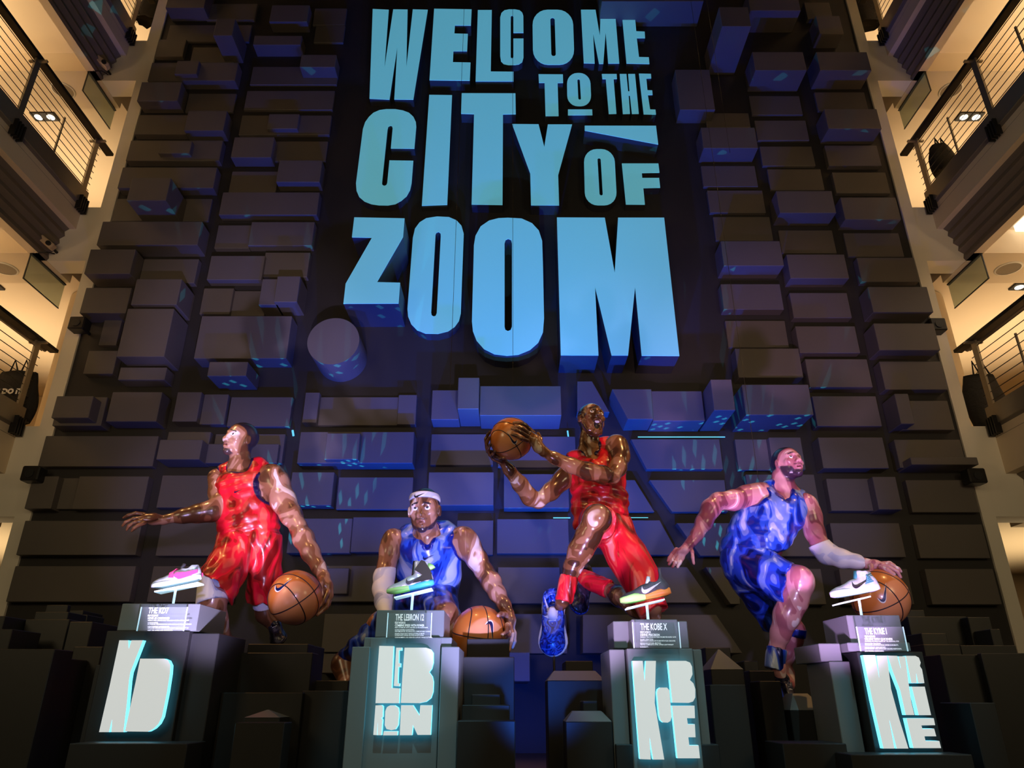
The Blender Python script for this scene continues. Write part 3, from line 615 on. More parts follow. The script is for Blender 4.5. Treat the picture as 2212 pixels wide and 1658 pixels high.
plaque('clear plaque headed THE KYRIE I on the farthest right pedestal', (1851, 1353), 1950, 1406, 'THE KYRIE I', 1869, 1356, 13, 0.5,
  [('02/14/2015', 4.6, .8), ('DECEIVE WITH QUICKNESS', 4.6, .78), ('OUTSOLE PATTERN WRAPS UP THE SIDEWALL FOR', B3, .9), ('ENHANCED TRACTION.', B3, .9), ('HYPERFUSE CONSTRUCTION OFFERS DURABILITY,', B3, .9), ('BREATHABILITY AND SUPPORT.', B3, .9), ('LIGHTWEIGHT NIKE ZOOM UNIT DELIVERS RESPONSIVE,', B3, .88), ('LOW PROFILE CUSHIONING.', B3, .9)], YP-0.06, 0)
# ---------------------------------------------------------------- the dark model towers
# (xl, xr, ytop, Y, depth, cap, lit)  cap: None | ('p', rows) pyramid | ('f', rows, inset px) frustum
TW = [(-25, 11, 1330, 4.9, .5, None), (-30, 27, 1358, 4.7, .3, None), (101, 147, 1306, 5.6, .4, None), (77, 148, 1321, 5.35, .3, None), (56, 150, 1337, 5.1, .3, None),
 (151, 180, 1318, 5.9, .3, None), (149, 189, 1327, 5.65, .25, None), (151, 200, 1342, 5.0, .4, None), (-30, 118, 1401, 4.4, .4, None), (160, 222, 1396, 4.8, .3, None), (111, 125, 1402, 4.75, .2, None), (123, 152, 1422, 4.6, .2, None),
 (536, 666, 1390, 5.0, .45, None), (515, 676, 1409, 4.75, .3, None), (478, 655, 1495, 4.5, .25, None), (527, 604, 1549, 4.3, .2, ('p', 17)), (508, 615, 1560, 4.15, .2, None),
 (677, 753, 1469, 4.9, .3, None), (653, 742, 1491, 4.55, .3, ('c', 14)),
 (1009, 1100, 1379, 4.95, .3, None), (995, 1111, 1418, 4.7, .3, None), (1019, 1080, 1499, 4.5, .2, None), (998, 1101, 1522, 4.35, .2, None), (988, 1113, 1556, 4.15, .25, None),
 (1221, 1280, 1427, 5.2, .35, None), (1182, 1307, 1469, 4.85, .4, ('f', 21, 17)), (1259, 1290, 1513, 4.6, .2, None), (1222, 1322, 1558, 4.35, .3, ('f', 23, 18)),
 (1523, 1577, 1398, 5.6, .3, None), (1535, 1606, 1445, 4.95, .3, ('p', 43)), (1607, 1637, 1427, 5.4, .3, None), (1618, 1672, 1448, 5.1, .3, None), (1640, 1686, 1470, 4.8, .2, None), (1533, 1610, 1478, 4.6, .25, None),
 (1707, 1784, 1533, 4.75, .3, ('f', 36, 22)), (1690, 1828, 1605, 4.3, .3, None),
 (1955, 1996, 1317, 5.9, .4, None), (1960, 2087, 1331, 5.6, .3, None), (2090, 2138, 1332, 5.5, .4, None), (2139, 2160, 1358, 5.3, .3, None), (1990, 2044, 1367, 5.2, .3, None), (1994, 2073, 1391, 4.9, .3, None),
 (2074, 2194, 1393, 4.95, .4, None), (2030, 2118, 1413, 4.65, .2, None), (2119, 2235, 1410, 4.6, .3, None), (2095, 2150, 1517, 4.25, .3, None)]
NEAR = [(-30, 'at the left end'), (120, 'in the left group by the first pedestal'), (500, 'between the first and second pedestals'), (1000, 'right of the second pedestal'), (1200, 'left of the third pedestal'), (1520, 'between the third and fourth pedestals'), (1950, 'in the right group behind the fourth pedestal')]
cnt = {}
TW = [list(q) for q in TW]; TW.sort(key=lambda q: (q[0], q[2]))
def xr_(q): return U(q[0], q[2], q[3]).x, U(q[1], q[2], q[3]).x
for q in TW:
    for r in TW:
        if r is q: continue
        (a0, a1), (b0, b1) = xr_(q), xr_(r)
        if q[3] < r[3] < q[3]+q[4]+.006 and a0 < b1+.003 and b0 < a1+.003: q[4] = max(.04, r[3]-q[3]-.006)
        if r[3] == q[3]: pass
for xl, xr, yt, Yf, dp_, cap in TW:
    a = U(xl, yt, Yf); c = U(xr, yt, Yf); mb = MB()
    kind = 'flat-topped'
    if cap and cap[0] == 'c':
        cw = (cap[1])*mpp(xr, yt, Yf); n = 0
        q = [(a.x, Yf), (c.x, Yf), (c.x+cw, Yf+cw*0.8), (c.x+cw, Yf+dp_), (a.x, Yf+dp_)]
        mb.V = [(x, y, 0) for x, y in q]+[(x, y, a.z) for x, y in q]
        mb.F = [(0, 1, 6, 5), (1, 2, 7, 6), (2, 3, 8, 7), (3, 4, 9, 8), (4, 0, 5, 9), (5, 6, 7, 8, 9), (4, 3, 2, 1, 0)]; mb.M = [0]*7; kind = 'chamfered'
    else: mb.box(a.x, c.x, Yf, Yf+dp_, 0, a.z)
    th = thing('model_tower', '', 'model building', ((a.x+c.x)/2, Yf, 0), 'dark model skyline around the pedestals')
    mb.build('shaft', M['tower'], th, bevel=0.004)
    if cap and cap[0] == 'p':
        z = U((xl+xr)/2, yt-cap[1], Yf+dp_/2).z; mx = (a.x+c.x)/2
        MB().frustum(a.x, c.x, Yf, Yf+dp_, a.z, mx-0.004, mx+0.004, Yf+dp_/2-.004, Yf+dp_/2+.004, z).build('pointed_roof', M['ped'], th); kind = 'pyramid-roofed'
    if cap and cap[0] == 'f':
        z = U((xl+xr)/2, yt-cap[1], Yf+0.08).z; w_ = cap[2]*mpp(xl, yt, Yf)
        MB().frustum(a.x, c.x, Yf, Yf+dp_, a.z, a.x+w_, c.x-w_, Yf+0.09, Yf+dp_-0.09, z).build('sloping_roof', M['ped'], th); kind = 'sloping-roofed'
    where = [n for x, n in NEAR if xl >= x][-1]; cnt[where] = cnt.get(where, 0)+1
    wd = c.x-a.x; sz = 'slim' if wd < 0.18 else ('wide' if wd > 0.35 else 'medium')
    tag(th, '%s %s dark model tower %s, %s from left' % (sz, kind, where, ['first','second','third','fourth','fifth','sixth','seventh','eighth','ninth','tenth','eleventh','twelfth'][cnt[where]-1]))
# ---------------------------------------------------------------- implicit surfaces -> meshes (figures, shoes)
def V3(v): return np.array([v[0], v[1], v[2]], dtype=np.float64)
class Field:
    def __init__(s): s.p = []
    def cone(s, a, b, ra, rb, k=0.03, op='+'):
        s.p.append(('c', V3(a), V3(b), ra, rb, k, op)); return s
    def cap(s, a, b, ra, rb, k=0.03, op='+', both=False, na=None, nb=None):
        """tube cut flat at b (and at a): normals may tilt the cut"""
        a = V3(a); b = V3(b); d = (b-a)/np.linalg.norm(b-a)
        s.p.append(('k', a, b, ra, rb, k, op, both, d if nb is None else V3(nb)/np.linalg.norm(nb), -d if na is None else V3(na)/np.linalg.norm(na))); return s
    def ell(s, c, r, R=None, k=0.03, op='+'):
        s.p.append(('e', V3(c), np.array(r, float), np.eye(3) if R is None else np.array(R, float), 0, k, op)); return s
    def plane(s, p, n, k=0.004):      # cut away the side n points to
        n = V3(n); s.p.append(('h', V3(p), n/np.linalg.norm(n), 0, 0, k, '&')); return s
    def chain(s, L, k=0.03, infl=0.0):
        for (a, ra), (b, rb) in zip(L[:-1], L[1:]): s.cone(a, b, ra+infl, rb+infl, k)
        return s
def prim(q, P):
    if q[0] in 'ck':
        a, b, ra, rb = q[1:5]; ba = b-a; pa = P-a
        h = np.clip(pa @ ba/max(ba @ ba, 1e-12), 0, 1)
        d = np.linalg.norm(pa-h[:, None]*ba, axis=1)-(ra+(rb-ra)*h)
        if q[0] == 'k':
            hb = (P-b) @ q[8]
            # distance to the tube without its round end
            h2 = np.maximum(pa @ ba/(ba @ ba), 0); h2 = np.minimum(h2, 1.6)
            d = np.linalg.norm(pa-h2[:, None]*ba, axis=1)-np.maximum(ra+(rb-ra)*h2, 0.01)
            d = np.maximum(d, hb)
            if q[7]:
                h3 = pa @ ba/(ba @ ba); h3 = np.clip(h3, -.6, 1.6)
                d = np.linalg.norm(pa-h3[:, None]*ba, axis=1)-np.maximum(ra+(rb-ra)*h3, 0.01)
                d = np.maximum(np.maximum(d, hb), (P-a) @ q[9])
        return d
    if q[0] == 'e':
        l = (P-q[1]) @ q[3].T; r = q[2]
        k0 = np.linalg.norm(l/r, axis=1); k1 = np.linalg.norm(l/(r*r), axis=1)
        return np.where(k1 > 1e-9, k0*(k0-1)/np.maximum(k1, 1e-9), -r.min())
    if q[0] == 'h': return (P-q[1]) @ q[2]
def field_eval(prims, P, disp=None):
    d = np.full(len(P), 10.0)
    for q in prims:
        e = prim(q, P); k = q[5]; op = q[6]
        if op == '+':
            h = np.maximum(k-np.abs(d-e), 0)/k; d = np.minimum(d, e)-h*h*k*0.25
        elif op == '-':
            e = -e; h = np.maximum(k-np.abs(d-e), 0)/k; d = np.maximum(d, e)+h*h*k*0.25
        else:
            h = np.maximum(k-np.abs(d-e), 0)/k; d = np.maximum(d, e)+h*h*k*0.25
    if disp is not None: d = d-disp(P)
    return d
def polygonise(F, vox, disp=None):
    pr = F.p; NB = 12
    lo = np.full(3, 1e9); hi = -lo
    for q in pr:
        if q[6] != '+': continue
        if q[0] in 'ck':
            r = max(q[3], q[4])+0.04
            lo = np.minimum(lo, np.minimum(q[1], q[2])-r); hi = np.maximum(hi, np.maximum(q[1], q[2])+r)
        elif q[0] == 'e': r = q[2].max()+0.03; lo = np.minimum(lo, q[1]-r); hi = np.maximum(hi, q[1]+r)
    bs = NB*vox; nb = np.ceil((hi-lo)/bs).astype(int)
    g = np.stack(np.meshgrid(*[np.arange(n) for n in nb], indexing='ij'), -1).reshape(-1, 3)
    Cn = lo+(g+0.5)*bs; R = bs*0.5*1.733
    D0 = np.stack([prim(q, Cn) for q in pr], 1)
    d = field_eval(pr, Cn)
    act = np.abs(d) < R*1.5+0.02
    g = g[act]; D0 = D0[act]
    ops = np.array([0 if q[6] == '+' else 1 for q in pr])
    N1 = NB+1
    loc = np.stack(np.meshgrid(*[np.arange(N1)]*3, indexing='ij'), -1)
    stride = np.array([(nb[1]*NB+2)*(nb[2]*NB+2), nb[2]*NB+2, 1], dtype=np.int64)
    vids = []; vpos = []; quads = []
    for bi in range(len(g)):
        dd = D0[bi]; m = dd[ops == 0].min()
        keep = [pr[i] for i in range(len(pr)) if (ops[i] == 0 and dd[i] < m+2*R*1.3+0.06) or (ops[i] == 1 and (pr[i][0] == 'h' or dd[i] < R*1.4+0.06))]
        gi = g[bi]*NB+loc
        P = lo+gi.reshape(-1, 3)*vox
        f = field_eval(keep, P, disp).reshape(N1, N1, N1)
        s = f < 0
        if s.all() or not s.any(): continue
        c8 = [s[i:i+NB, j:j+NB, k:k+NB] for i in (0, 1) for j in (0, 1) for k in (0, 1)]
        sm = sum(c.astype(np.int8) for c in c8); ac = (sm > 0) & (sm < 8)
        idx = np.argwhere(ac)
        if len(idx) == 0: continue
        acc = np.zeros((len(idx), 3)); cn = np.zeros(len(idx))
        for ax in range(3):
            o1, o2 = [a for a in range(3) if a != ax]
            for u in (0, 1):
                for v in (0, 1):
                    A = idx.copy(); A[:, o1] += u; A[:, o2] += v; B = A.copy(); B[:, ax] += 1
                    fa = f[A[:, 0], A[:, 1], A[:, 2]]; fb = f[B[:, 0], B[:, 1], B[:, 2]]
                    cr = (fa < 0) != (fb < 0); t = np.where(cr, fa/np.where(cr, fa-fb, 1), 0)
                    pp = A.astype(float); pp[:, ax] += t
                    acc += pp*cr[:, None]; cn += cr
        pos = acc/cn[:, None]
        base = g[bi]*NB
        vids.append((base+idx) @ stride); vpos.append(lo+(base+pos)*vox)
        for ax in range(3):
            o1, o2 = [(1, 2), (2, 0), (0, 1)][ax]
            sa = s[:NB, :NB, :NB]; sl = [slice(0, NB)]*3; sl[ax] = slice(1, NB+1); sb = s[tuple(sl)]
            E = np.argwhere(sa != sb)
            if len(E) == 0: continue
            ins = sa[E[:, 0], E[:, 1], E[:, 2]]
            G = base+E
            q = []
            for u, v in ((0, 0), (1, 0), (1, 1), (0, 1)):
                H = G.copy(); H[:, o1] -= u; H[:, o2] -= v; q.append(H @ stride)
            q = np.stack(q, 1); q[~ins] = q[~ins][:, ::-1]
            quads.append(q)
    if not vids: return np.zeros((0, 3)), np.zeros((0, 4), int)
    vids = np.concatenate(vids); vpos = np.concatenate(vpos); quads = np.concatenate(quads)
    o = np.argsort(vids); vids = vids[o]; vpos = vpos[o]
    i = np.searchsorted(vids, quads); i[i >= len(vids)] = 0
    ok = (vids[i] == quads).all(1)
    return vpos, i[ok]
def sdf_object(name, F, m, parent, vox=0.008, disp=None, attrs=None, xf=None):
    """xf: (3x3, origin, scale) from the field's local frame to the world"""
    V, Q = polygonise(F, vox, disp)
    A = attrs(V) if attrs else None
    if xf is not None: V = V @ np.array(xf[0]).T*xf[2]+V3(xf[1])
    root = Vector((0, 0, 0)); p = parent
    while p is not None: root = root+p.location; p = p.parent
    V = V-V3(root)
    me = bpy.data.meshes.new(name)
    me.vertices.add(len(V)); me.vertices.foreach_set('co', V.astype(np.float32).ravel())
    me.loops.add(len(Q)*4); me.loops.foreach_set('vertex_index', Q.astype(np.int32).ravel())
    me.polygons.add(len(Q)); me.polygons.foreach_set('loop_start', np.arange(0, len(Q)*4, 4, dtype=np.int32))
    me.polygons.foreach_set('loop_total', np.full(len(Q), 4, dtype=np.int32))
    me.update(calc_edges=True); me.polygons.foreach_set('use_smooth', np.ones(len(Q), bool))
    me.materials.append(m)
    if A:
        for k, v in A.items():
            at = me.attributes.new(k, 'FLOAT', 'POINT'); at.data.foreach_set('value', v.astype(np.float32))
    me.update()
    o = bpy.data.objects.new(name, me); C.objects.link(o); o.parent = parent
    return o
def sst(x, a, b):
    t = np.clip((x-a)/(b-a), 0, 1); return t*t*(3-2*t)
# ---------------------------------------------------------------- swoosh-shaped mark, pressed onto a surface
SW = [(1.0,.40),(.86,.325),(.72,.25),(.58,.18),(.44,.11),(.32,.05),(.22,.012),(.13,.0),(.06,.025),(.015,.08),(.0,.15),(.02,.23),(.06,.31),(.10,.37),(.085,.29),(.09,.22),(.115,.18),(.16,.165),(.23,.17),(.34,.20),(.48,.24),(.64,.29),(.82,.345)]
def swoosh_grid():
    """triangles of the mark, refined"""
    bm = bmesh.new(); vs_ = [bm.verts.new((x, y, 0)) for x, y in SW]; bm.faces.new(vs_)
    bmesh.ops.triangulate(bm, faces=bm.faces[:])
    bmesh.ops.subdivide_edges(bm, edges=bm.edges[:], cuts=2, use_grid_fill=True)
    bmesh.ops.triangulate(bm, faces=bm.faces[:])
    V = [(v.co.x, v.co.y) for v in bm.verts]; F = [[v.index for v in f.verts] for f in bm.faces]; bm.free()
    return V, F
bmv = swoosh_grid()
def mark_on(name, target_objs, origin, ex, ey, w_, m, parent, lift=0.003, back=0.3, flip=False, outline=0.0):
    """project the mark along ex x ey onto targets (world space)"""
    ex = Vector(ex).normalized(); ey = Vector(ey).normalized(); n = ex.cross(ey).normalized()   # towards the viewer
    trees = []
    for o in target_objs:
        root = Vector((0, 0, 0)); p = o
        while p is not None: root = root+p.location; p = p.parent
        trees.append((BVHTree.FromPolygons([tuple(Vector(v.co)+root) for v in o.data.vertices], [tuple(f.vertices) for f in o.data.polygons]), root))
    V = []; 
    for (x, y) in bmv[0]:
        X = (x-0.5)*(-1 if flip else 1); Y = y-0.2
        if outline: X *= 1+outline*0.35; Y *= 1+outline
        s = Vector(origin)+ex*X*w_+ey*Y*w_+n*back; best = None
        for t_, _ in trees:
            h = t_.ray_cast(s, -n, back*2.5)
            if h[0] is not None and (best is None or (h[0]-s).length < (best-s).length): best = h[0]
        V.append(best+n*lift if best is not None else None)
    F = [f[::-1] if flip else f for f in bmv[1] if all(V[i] is not None and abs((V[i]-V[f[0]]).dot(n)) < w_*.35 for i in f)]
    V = [v if v is not None else Vector(origin) for v in V]
    return mesh(name, V, F, m, parent)
# ---------------------------------------------------------------- painted figures
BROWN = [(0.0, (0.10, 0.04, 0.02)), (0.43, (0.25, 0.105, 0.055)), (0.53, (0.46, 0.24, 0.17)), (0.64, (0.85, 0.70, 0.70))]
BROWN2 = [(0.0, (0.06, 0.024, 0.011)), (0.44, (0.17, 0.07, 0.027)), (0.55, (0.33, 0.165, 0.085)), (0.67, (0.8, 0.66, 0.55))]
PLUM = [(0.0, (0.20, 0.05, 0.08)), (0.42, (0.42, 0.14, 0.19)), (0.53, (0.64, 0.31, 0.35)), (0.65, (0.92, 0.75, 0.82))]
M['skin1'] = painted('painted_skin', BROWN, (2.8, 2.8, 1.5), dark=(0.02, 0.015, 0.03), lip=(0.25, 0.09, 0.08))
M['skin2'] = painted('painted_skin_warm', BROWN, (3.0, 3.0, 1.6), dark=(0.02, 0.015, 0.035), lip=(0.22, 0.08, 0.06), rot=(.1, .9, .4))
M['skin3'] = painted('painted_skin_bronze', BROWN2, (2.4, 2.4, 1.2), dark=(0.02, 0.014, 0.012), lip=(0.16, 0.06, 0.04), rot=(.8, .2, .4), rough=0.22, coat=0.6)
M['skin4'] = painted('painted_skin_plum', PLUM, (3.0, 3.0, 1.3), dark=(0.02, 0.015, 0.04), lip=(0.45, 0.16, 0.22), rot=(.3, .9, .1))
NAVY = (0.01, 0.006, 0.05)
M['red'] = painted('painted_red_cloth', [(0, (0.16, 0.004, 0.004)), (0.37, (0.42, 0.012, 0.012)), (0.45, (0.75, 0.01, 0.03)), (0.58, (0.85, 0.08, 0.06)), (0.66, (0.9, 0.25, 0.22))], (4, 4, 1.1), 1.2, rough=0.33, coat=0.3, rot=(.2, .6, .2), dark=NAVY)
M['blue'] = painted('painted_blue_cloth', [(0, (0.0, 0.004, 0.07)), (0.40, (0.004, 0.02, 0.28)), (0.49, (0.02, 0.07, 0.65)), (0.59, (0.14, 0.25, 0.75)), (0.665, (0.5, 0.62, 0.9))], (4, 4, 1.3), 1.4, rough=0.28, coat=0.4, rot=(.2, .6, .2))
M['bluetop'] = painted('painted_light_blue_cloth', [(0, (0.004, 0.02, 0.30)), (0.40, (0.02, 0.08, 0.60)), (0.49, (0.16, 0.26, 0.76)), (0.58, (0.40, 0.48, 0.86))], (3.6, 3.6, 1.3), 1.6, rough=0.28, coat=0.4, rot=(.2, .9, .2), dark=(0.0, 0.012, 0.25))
M['whitecloth'] = painted('painted_white_cloth', [(0, (0.30, 0.36, 0.62)), (0.36, (0.55, 0.60, 0.80)), (0.45, (0.78, 0.80, 0.90))], (2.5, 2.5, 2.5), 1.0, rough=0.4, coat=0.2)
M['eyewhite'] = mat('eye_white', (0.85, 0.85, 0.9), 0.2, coat=0.5)
M['iris'] = mat('eye_iris', (0.03, 0.03, 0.06), 0.2, coat=0.5)
M['teeth'] = mat('painted_teeth', (0.75, 0.75, 0.8), 0.3)
M['trimblack'] = mat('dark_piping', (0.01, 0.01, 0.02), 0.4)
M['navy'] = mat('navy_mark', (0.004, 0.006, 0.06), 0.35)
M['ballmat'] = painted('painted_basketball', [(0, (0.16, 0.045, 0.012)), (0.37, (0.36, 0.10, 0.02)), (0.45, (0.58, 0.18, 0.035)), (0.60, (0.72, 0.30, 0.13))], (1.2, 1.2, 1.2), 0.5, rough=0.3, coat=0.4, det=0.5)
M['seam'] = mat('ball_seam', (0.02, 0.01, 0.02), 0.4)
M['shoeblue'] = painted('painted_blue_shoe', [(0, (0.0, 0.01, 0.14)), (0.42, (0.01, 0.04, 0.42)), (0.55, (0.04, 0.14, 0.75))], (12, 12, 12), 2.5, rough=0.3, coat=0.3)
M['shoedark'] = painted('painted_dark_shoe', [(0, (0.005, 0.005, 0.015)), (0.45, (0.02, 0.02, 0.05)), (0.6, (0.08, 0.08, 0.14))], (9, 9, 9), 2, rough=0.3, coat=0.3)
M['lace'] = mat('lace_white', (0.75, 0.78, 0.9), 0.5)
def unit(v): return Vector(v).normalized()
class Fig:
    def __init__(s, ox, oy, sc, Y0): s.o = (ox, oy, sc, Y0)
    def px(s, x, y): return s.o[0]+x/s.o[2], s.o[1]+y/s.o[2]
    def P(s, x, y, dY=0): return U(*s.px(x, y), s.o[3]+dY)
    def G(s, x, y, dY, r): return (s.P(x, y, dY), r/s.o[2]*mpp(*s.px(x, y), s.o[3]+dY))
    def L(s, *a): return [s.G(*q) for q in a]
    def E(s, F, x, y, dY, rx, ry, rz, k=.05, op='+'):
        m_ = s.G(x, y, dY, 1)[1]; F.ell(s.P(x, y, dY), (rx*m_, ry*m_, rz*m_), None, k, op)
    def A(s, px, py, dY, r): return (U(px, py, s.o[3]+dY), r*mpp(px, py, s.o[3]+dY))
class Head:
    def __init__(h, c, f, S, up=(0, 0, 1)):
        h.c = Vector(c); h.f = unit(f); u = Vector(up); h.u = (u-h.f*u.dot(h.f)).normalized(); h.r = h.f.cross(h.u); h.S = S
        h.R = [list(h.r), list(h.f), list(h.u)]
    def p(h, x, y, z): return h.c+h.S*(h.r*x+h.f*y+h.u*z)
    def local(h, V): return ((V-V3(h.c))/h.S) @ np.array(h.R).T
    def build(h, F, jaw=0.0, mouth=0.0):
        S = h.S; E = lambda x, y, z, a, b_, c, k=0.05, op='+': F.ell(h.p(x, y, z), (a*S, b_*S, c*S), h.R, k*S, op)
        Cn = lambda a, b_, ra, rb, k=0.04, op='+': F.cone(h.p(*a), h.p(*b_), ra*S, rb*S, k*S, op)
        E(0, -.07, .15, .315, .40, .345, .08)
        E(0, .10, .02, .27, .28, .34, .10)
        E(0, .12, -.22-jaw*.3, .215, .235, .22+jaw*.1, .12)
        E(0, .27-jaw*.4, -.40-jaw, .105, .10, .085, .08)
        for s in (-1, 1):
            Cn((s*.215, .02, -.14), (s*.17, .12, -.33-jaw*.7), .075, .06, .10)
            E(s*.19, .235, -.07, .085, .08, .065, .07)
            Cn((s*.055, .355, .115), (s*.20, .275, .105), .036, .034, .05)
            E(s*.13, .405, .035, .085, .075, .055, .05, '-')
            F.cone(h.p(s*.13, .262, .03), h.p(s*.13, .264, .03), .086*S, .086*S, .012*S)
            E(s*.13, .37, .020, .074, .085, .040, .012, '-')
            Cn((s*.065, .40, -.135), (s*.06, .385, -.14), .043, .038, .03)
            E(s*.335, -.01, -.02, .035, .085, .125, .03)
            E(s*.372, .005, -.01, .022, .045, .075, .015, '-')
        Cn((0, .335, .08), (0, .425, -.10), .036, .054, .05)
        E(0, .43, -.12, .058, .046, .045, .03)
        for s in (-1, 1): E(s*.035, .425, -.172, .020, .035, .018, .01, '-')
        # lips, mouth
        E(0, .335, -.235, .115, .06, .07, .06)
        mz = -.255+(.015 if mouth > .1 else 0)
        Cn((-.085, .345, mz+.018), (0, .395, mz+.026), .020, .026, .02); Cn((.085, .345, mz+.018), (0, .395, mz+.026), .020, .026, .02)
        Cn((-.075, .34-mouth*.25, mz-.028-mouth), (0, .38-mouth*.25, mz-.034-mouth), .022, .031, .02); Cn((.075, .34-mouth*.25, mz-.028-mouth), (0, .38-mouth*.25, mz-.034-mouth), .022, .031, .02)
        E(0, .40, mz-mouth*.5, .095 if mouth < .1 else .118, .07 if not mouth else .17, .010+mouth*.56, .012, '-')
    def attrs(h, V, beard='goatee'):
        l = h.local(V); x, y, z = l[:, 0], l[:, 1], l[:, 2]; n = np.linalg.norm(l, axis=1)
        inh = 1-sst(n, .62, .66)
        th = np.interp(y, [-.5, -.15, -.05, .02, .12, .25, .34, .4], [-.30, -.26, -.02, .10, .24, .33, .37, .40])
        hair = sst(z-th, -.008, .012)*inh*(np.abs(x) < .332)
        d = hair
        br = np.exp(-((z-(.130+.02*np.cos(x*12)-0.15*np.maximum(np.abs(x)-.15, 0)))/.020)**2)*(np.abs(x) > .045)*(np.abs(x) < .215)*(y > .18)
        d = np.maximum(d, sst(br, .25, .6))
        if beard == 'goatee':
            bd = sst(-z, .335, .36)*(np.abs(x) < .12)*(y > .1)*sst(y, .12, .2)
            d = np.maximum(d, bd*inh*.9)
            d = np.maximum(d, np.exp(-((z+.195)/.014)**2)*(np.abs(x) < .11)*(y > .33)*.6)
        if beard in ('full', 'strap'):
            lim = np.interp(np.abs(x), [0, .12, .17, .24, .3], [-.335, -.31, -.22, -.16, -.10] if beard == 'full' else [-.36, -.345, -.31, -.24, -.12])
            bd = sst(lim-z, 0.0, .03)*sst(z, -.56, -.50)*sst(y, -.03, .03)*inh
            d = np.maximum(d, bd*(.95))
            d = np.maximum(d, np.exp(-((z+.20)/.014)**2)*(np.abs(x) < .13)*(y > .30)*.8)
        lip = (np.exp(-(((z+.262)/.045)**2))*(np.abs(x) < .095)*(y > .335)*inh)
        return {'dark': d, 'lip': sst(lip, .35, .7)}
    def eyes(h, parent, look=(0, 0)):
        for s in (-1, 1):
            c = h.p(s*.13, .262, .03); r = .079*h.S
            bm = bmesh.new(); bmesh.ops.create_uvsphere(bm, u_segments=24, v_segments=16, radius=r)
            g = (h.f+h.r*look[0]+h.u*look[1]).normalized()
            mi = []
            for f in bm.faces: mi.append(1 if f.calc_center_median().normalized().dot(g) > .93 else 0)
            q = Vector((0, 0, 1)).rotation_difference(g)
            mi = [1 if (q @ f.calc_center_median().normalized()).dot(g) > .90 else 0 for f in bm.faces]
            V = [c+(q @ v.co) for v in bm.verts]; Fc = [[v.index for v in f.verts] for f in bm.faces]; bm.free()
            mesh('eye', V, Fc, None, parent, True, [M['eyewhite'], M['iris']], mi)
def folds(dirs, amp):
    """soft cloth folds running across the given directions"""
    D_ = [(V3(unit(d)), f, ph, V3(unit(w_))) for d, f, ph, w_ in dirs]
    def g(P):
        o = np.zeros(len(P))
        for d, f, ph, w_ in D_:
            t = P @ d*f+ph+1.3*np.sin(P @ w_*f*0.23+ph)
            o += np.abs(np.sin(t*0.5))**1.5
        return o*amp/len(D_)+0.006
    return g
def piping(F, w_=.007):
    cuts = [q for q in F.p if q[6] == '-']
    def a(V):
        d = np.zeros(len(V))
        for q in cuts: d = np.maximum(d, 1-sst(prim(q, V), w_, w_*1.7))
        return {'dark': d}
    return a
def ball(label, px, py, Y, rpx, rot, par_hand=None, mk=None):
    k = mpp(px, py, Y); c = U(px, py, Y); r = rpx*k
    b = thing('basketball', label, 'ball', c, 'basketballs held by the figures')
    bm = bmesh.new(); bmesh.ops.create_icosphere(bm, subdivisions=5, radius=r)
    V = [c+v.co for v in bm.verts]; Fc = [[v.index for v in f.verts] for f in bm.faces]; bm.free()
    skin = mesh('skin', V, Fc, M['ballmat'], b, True)
    R = Matrix.Rotation(rot[2], 3, 'Y') @ Matrix.Rotation(rot[0], 3, 'X') @ Matrix.Rotation(rot[1], 3, 'Z')
    mb = MB(); n = 72
    for cv in range(4):
        pts = []
        for i in range(n+1):
            a = 2*PI*i/n
            if cv == 0: v = Vector((math.cos(a), math.sin(a), 0))
            elif cv == 1: v = Vector((0, math.cos(a), math.sin(a)))
            else:
                sgn = 1 if cv == 2 else -1
                v = Vector((sgn*(0.62+0.16*math.cos(2*a)), 0.9*math.cos(a), math.sin(a)*0.9)).normalized()
            pts.append(c+R @ v*(r*0.996))
        mb.tube(pts, r*0.022, 6, caps=False)
    mb.build('seam', M['seam'], b, smooth=True)
    if mk:
        dx, dy, sz, ang, flip = mk
        vdir = (Vector((0, 0, CZ))-c).normalized(); rx = Vector((1, 0, 0)); rx = (rx-vdir*rx.dot(vdir)).normalized(); uy = vdir.cross(rx)
        ex = rx*math.cos(ang)+uy*math.sin(ang); ey = uy*math.cos(ang)-rx*math.sin(ang)
        if flip: ex, ey = ex, ey
        o = c+rx*dx*r+uy*dy*r
        n_ = ex.cross(ey)
        mark_on('logo_outline', [skin], o, ex, ey, sz*r*1.06, M['white'], b, lift=r*0.006, back=r*1.4, flip=flip, outline=0.16)
        mark_on('logo', [skin], o, ex, ey, sz*r, M['navy'], b, lift=r*0.012, back=r*1.4, flip=flip)
    return b
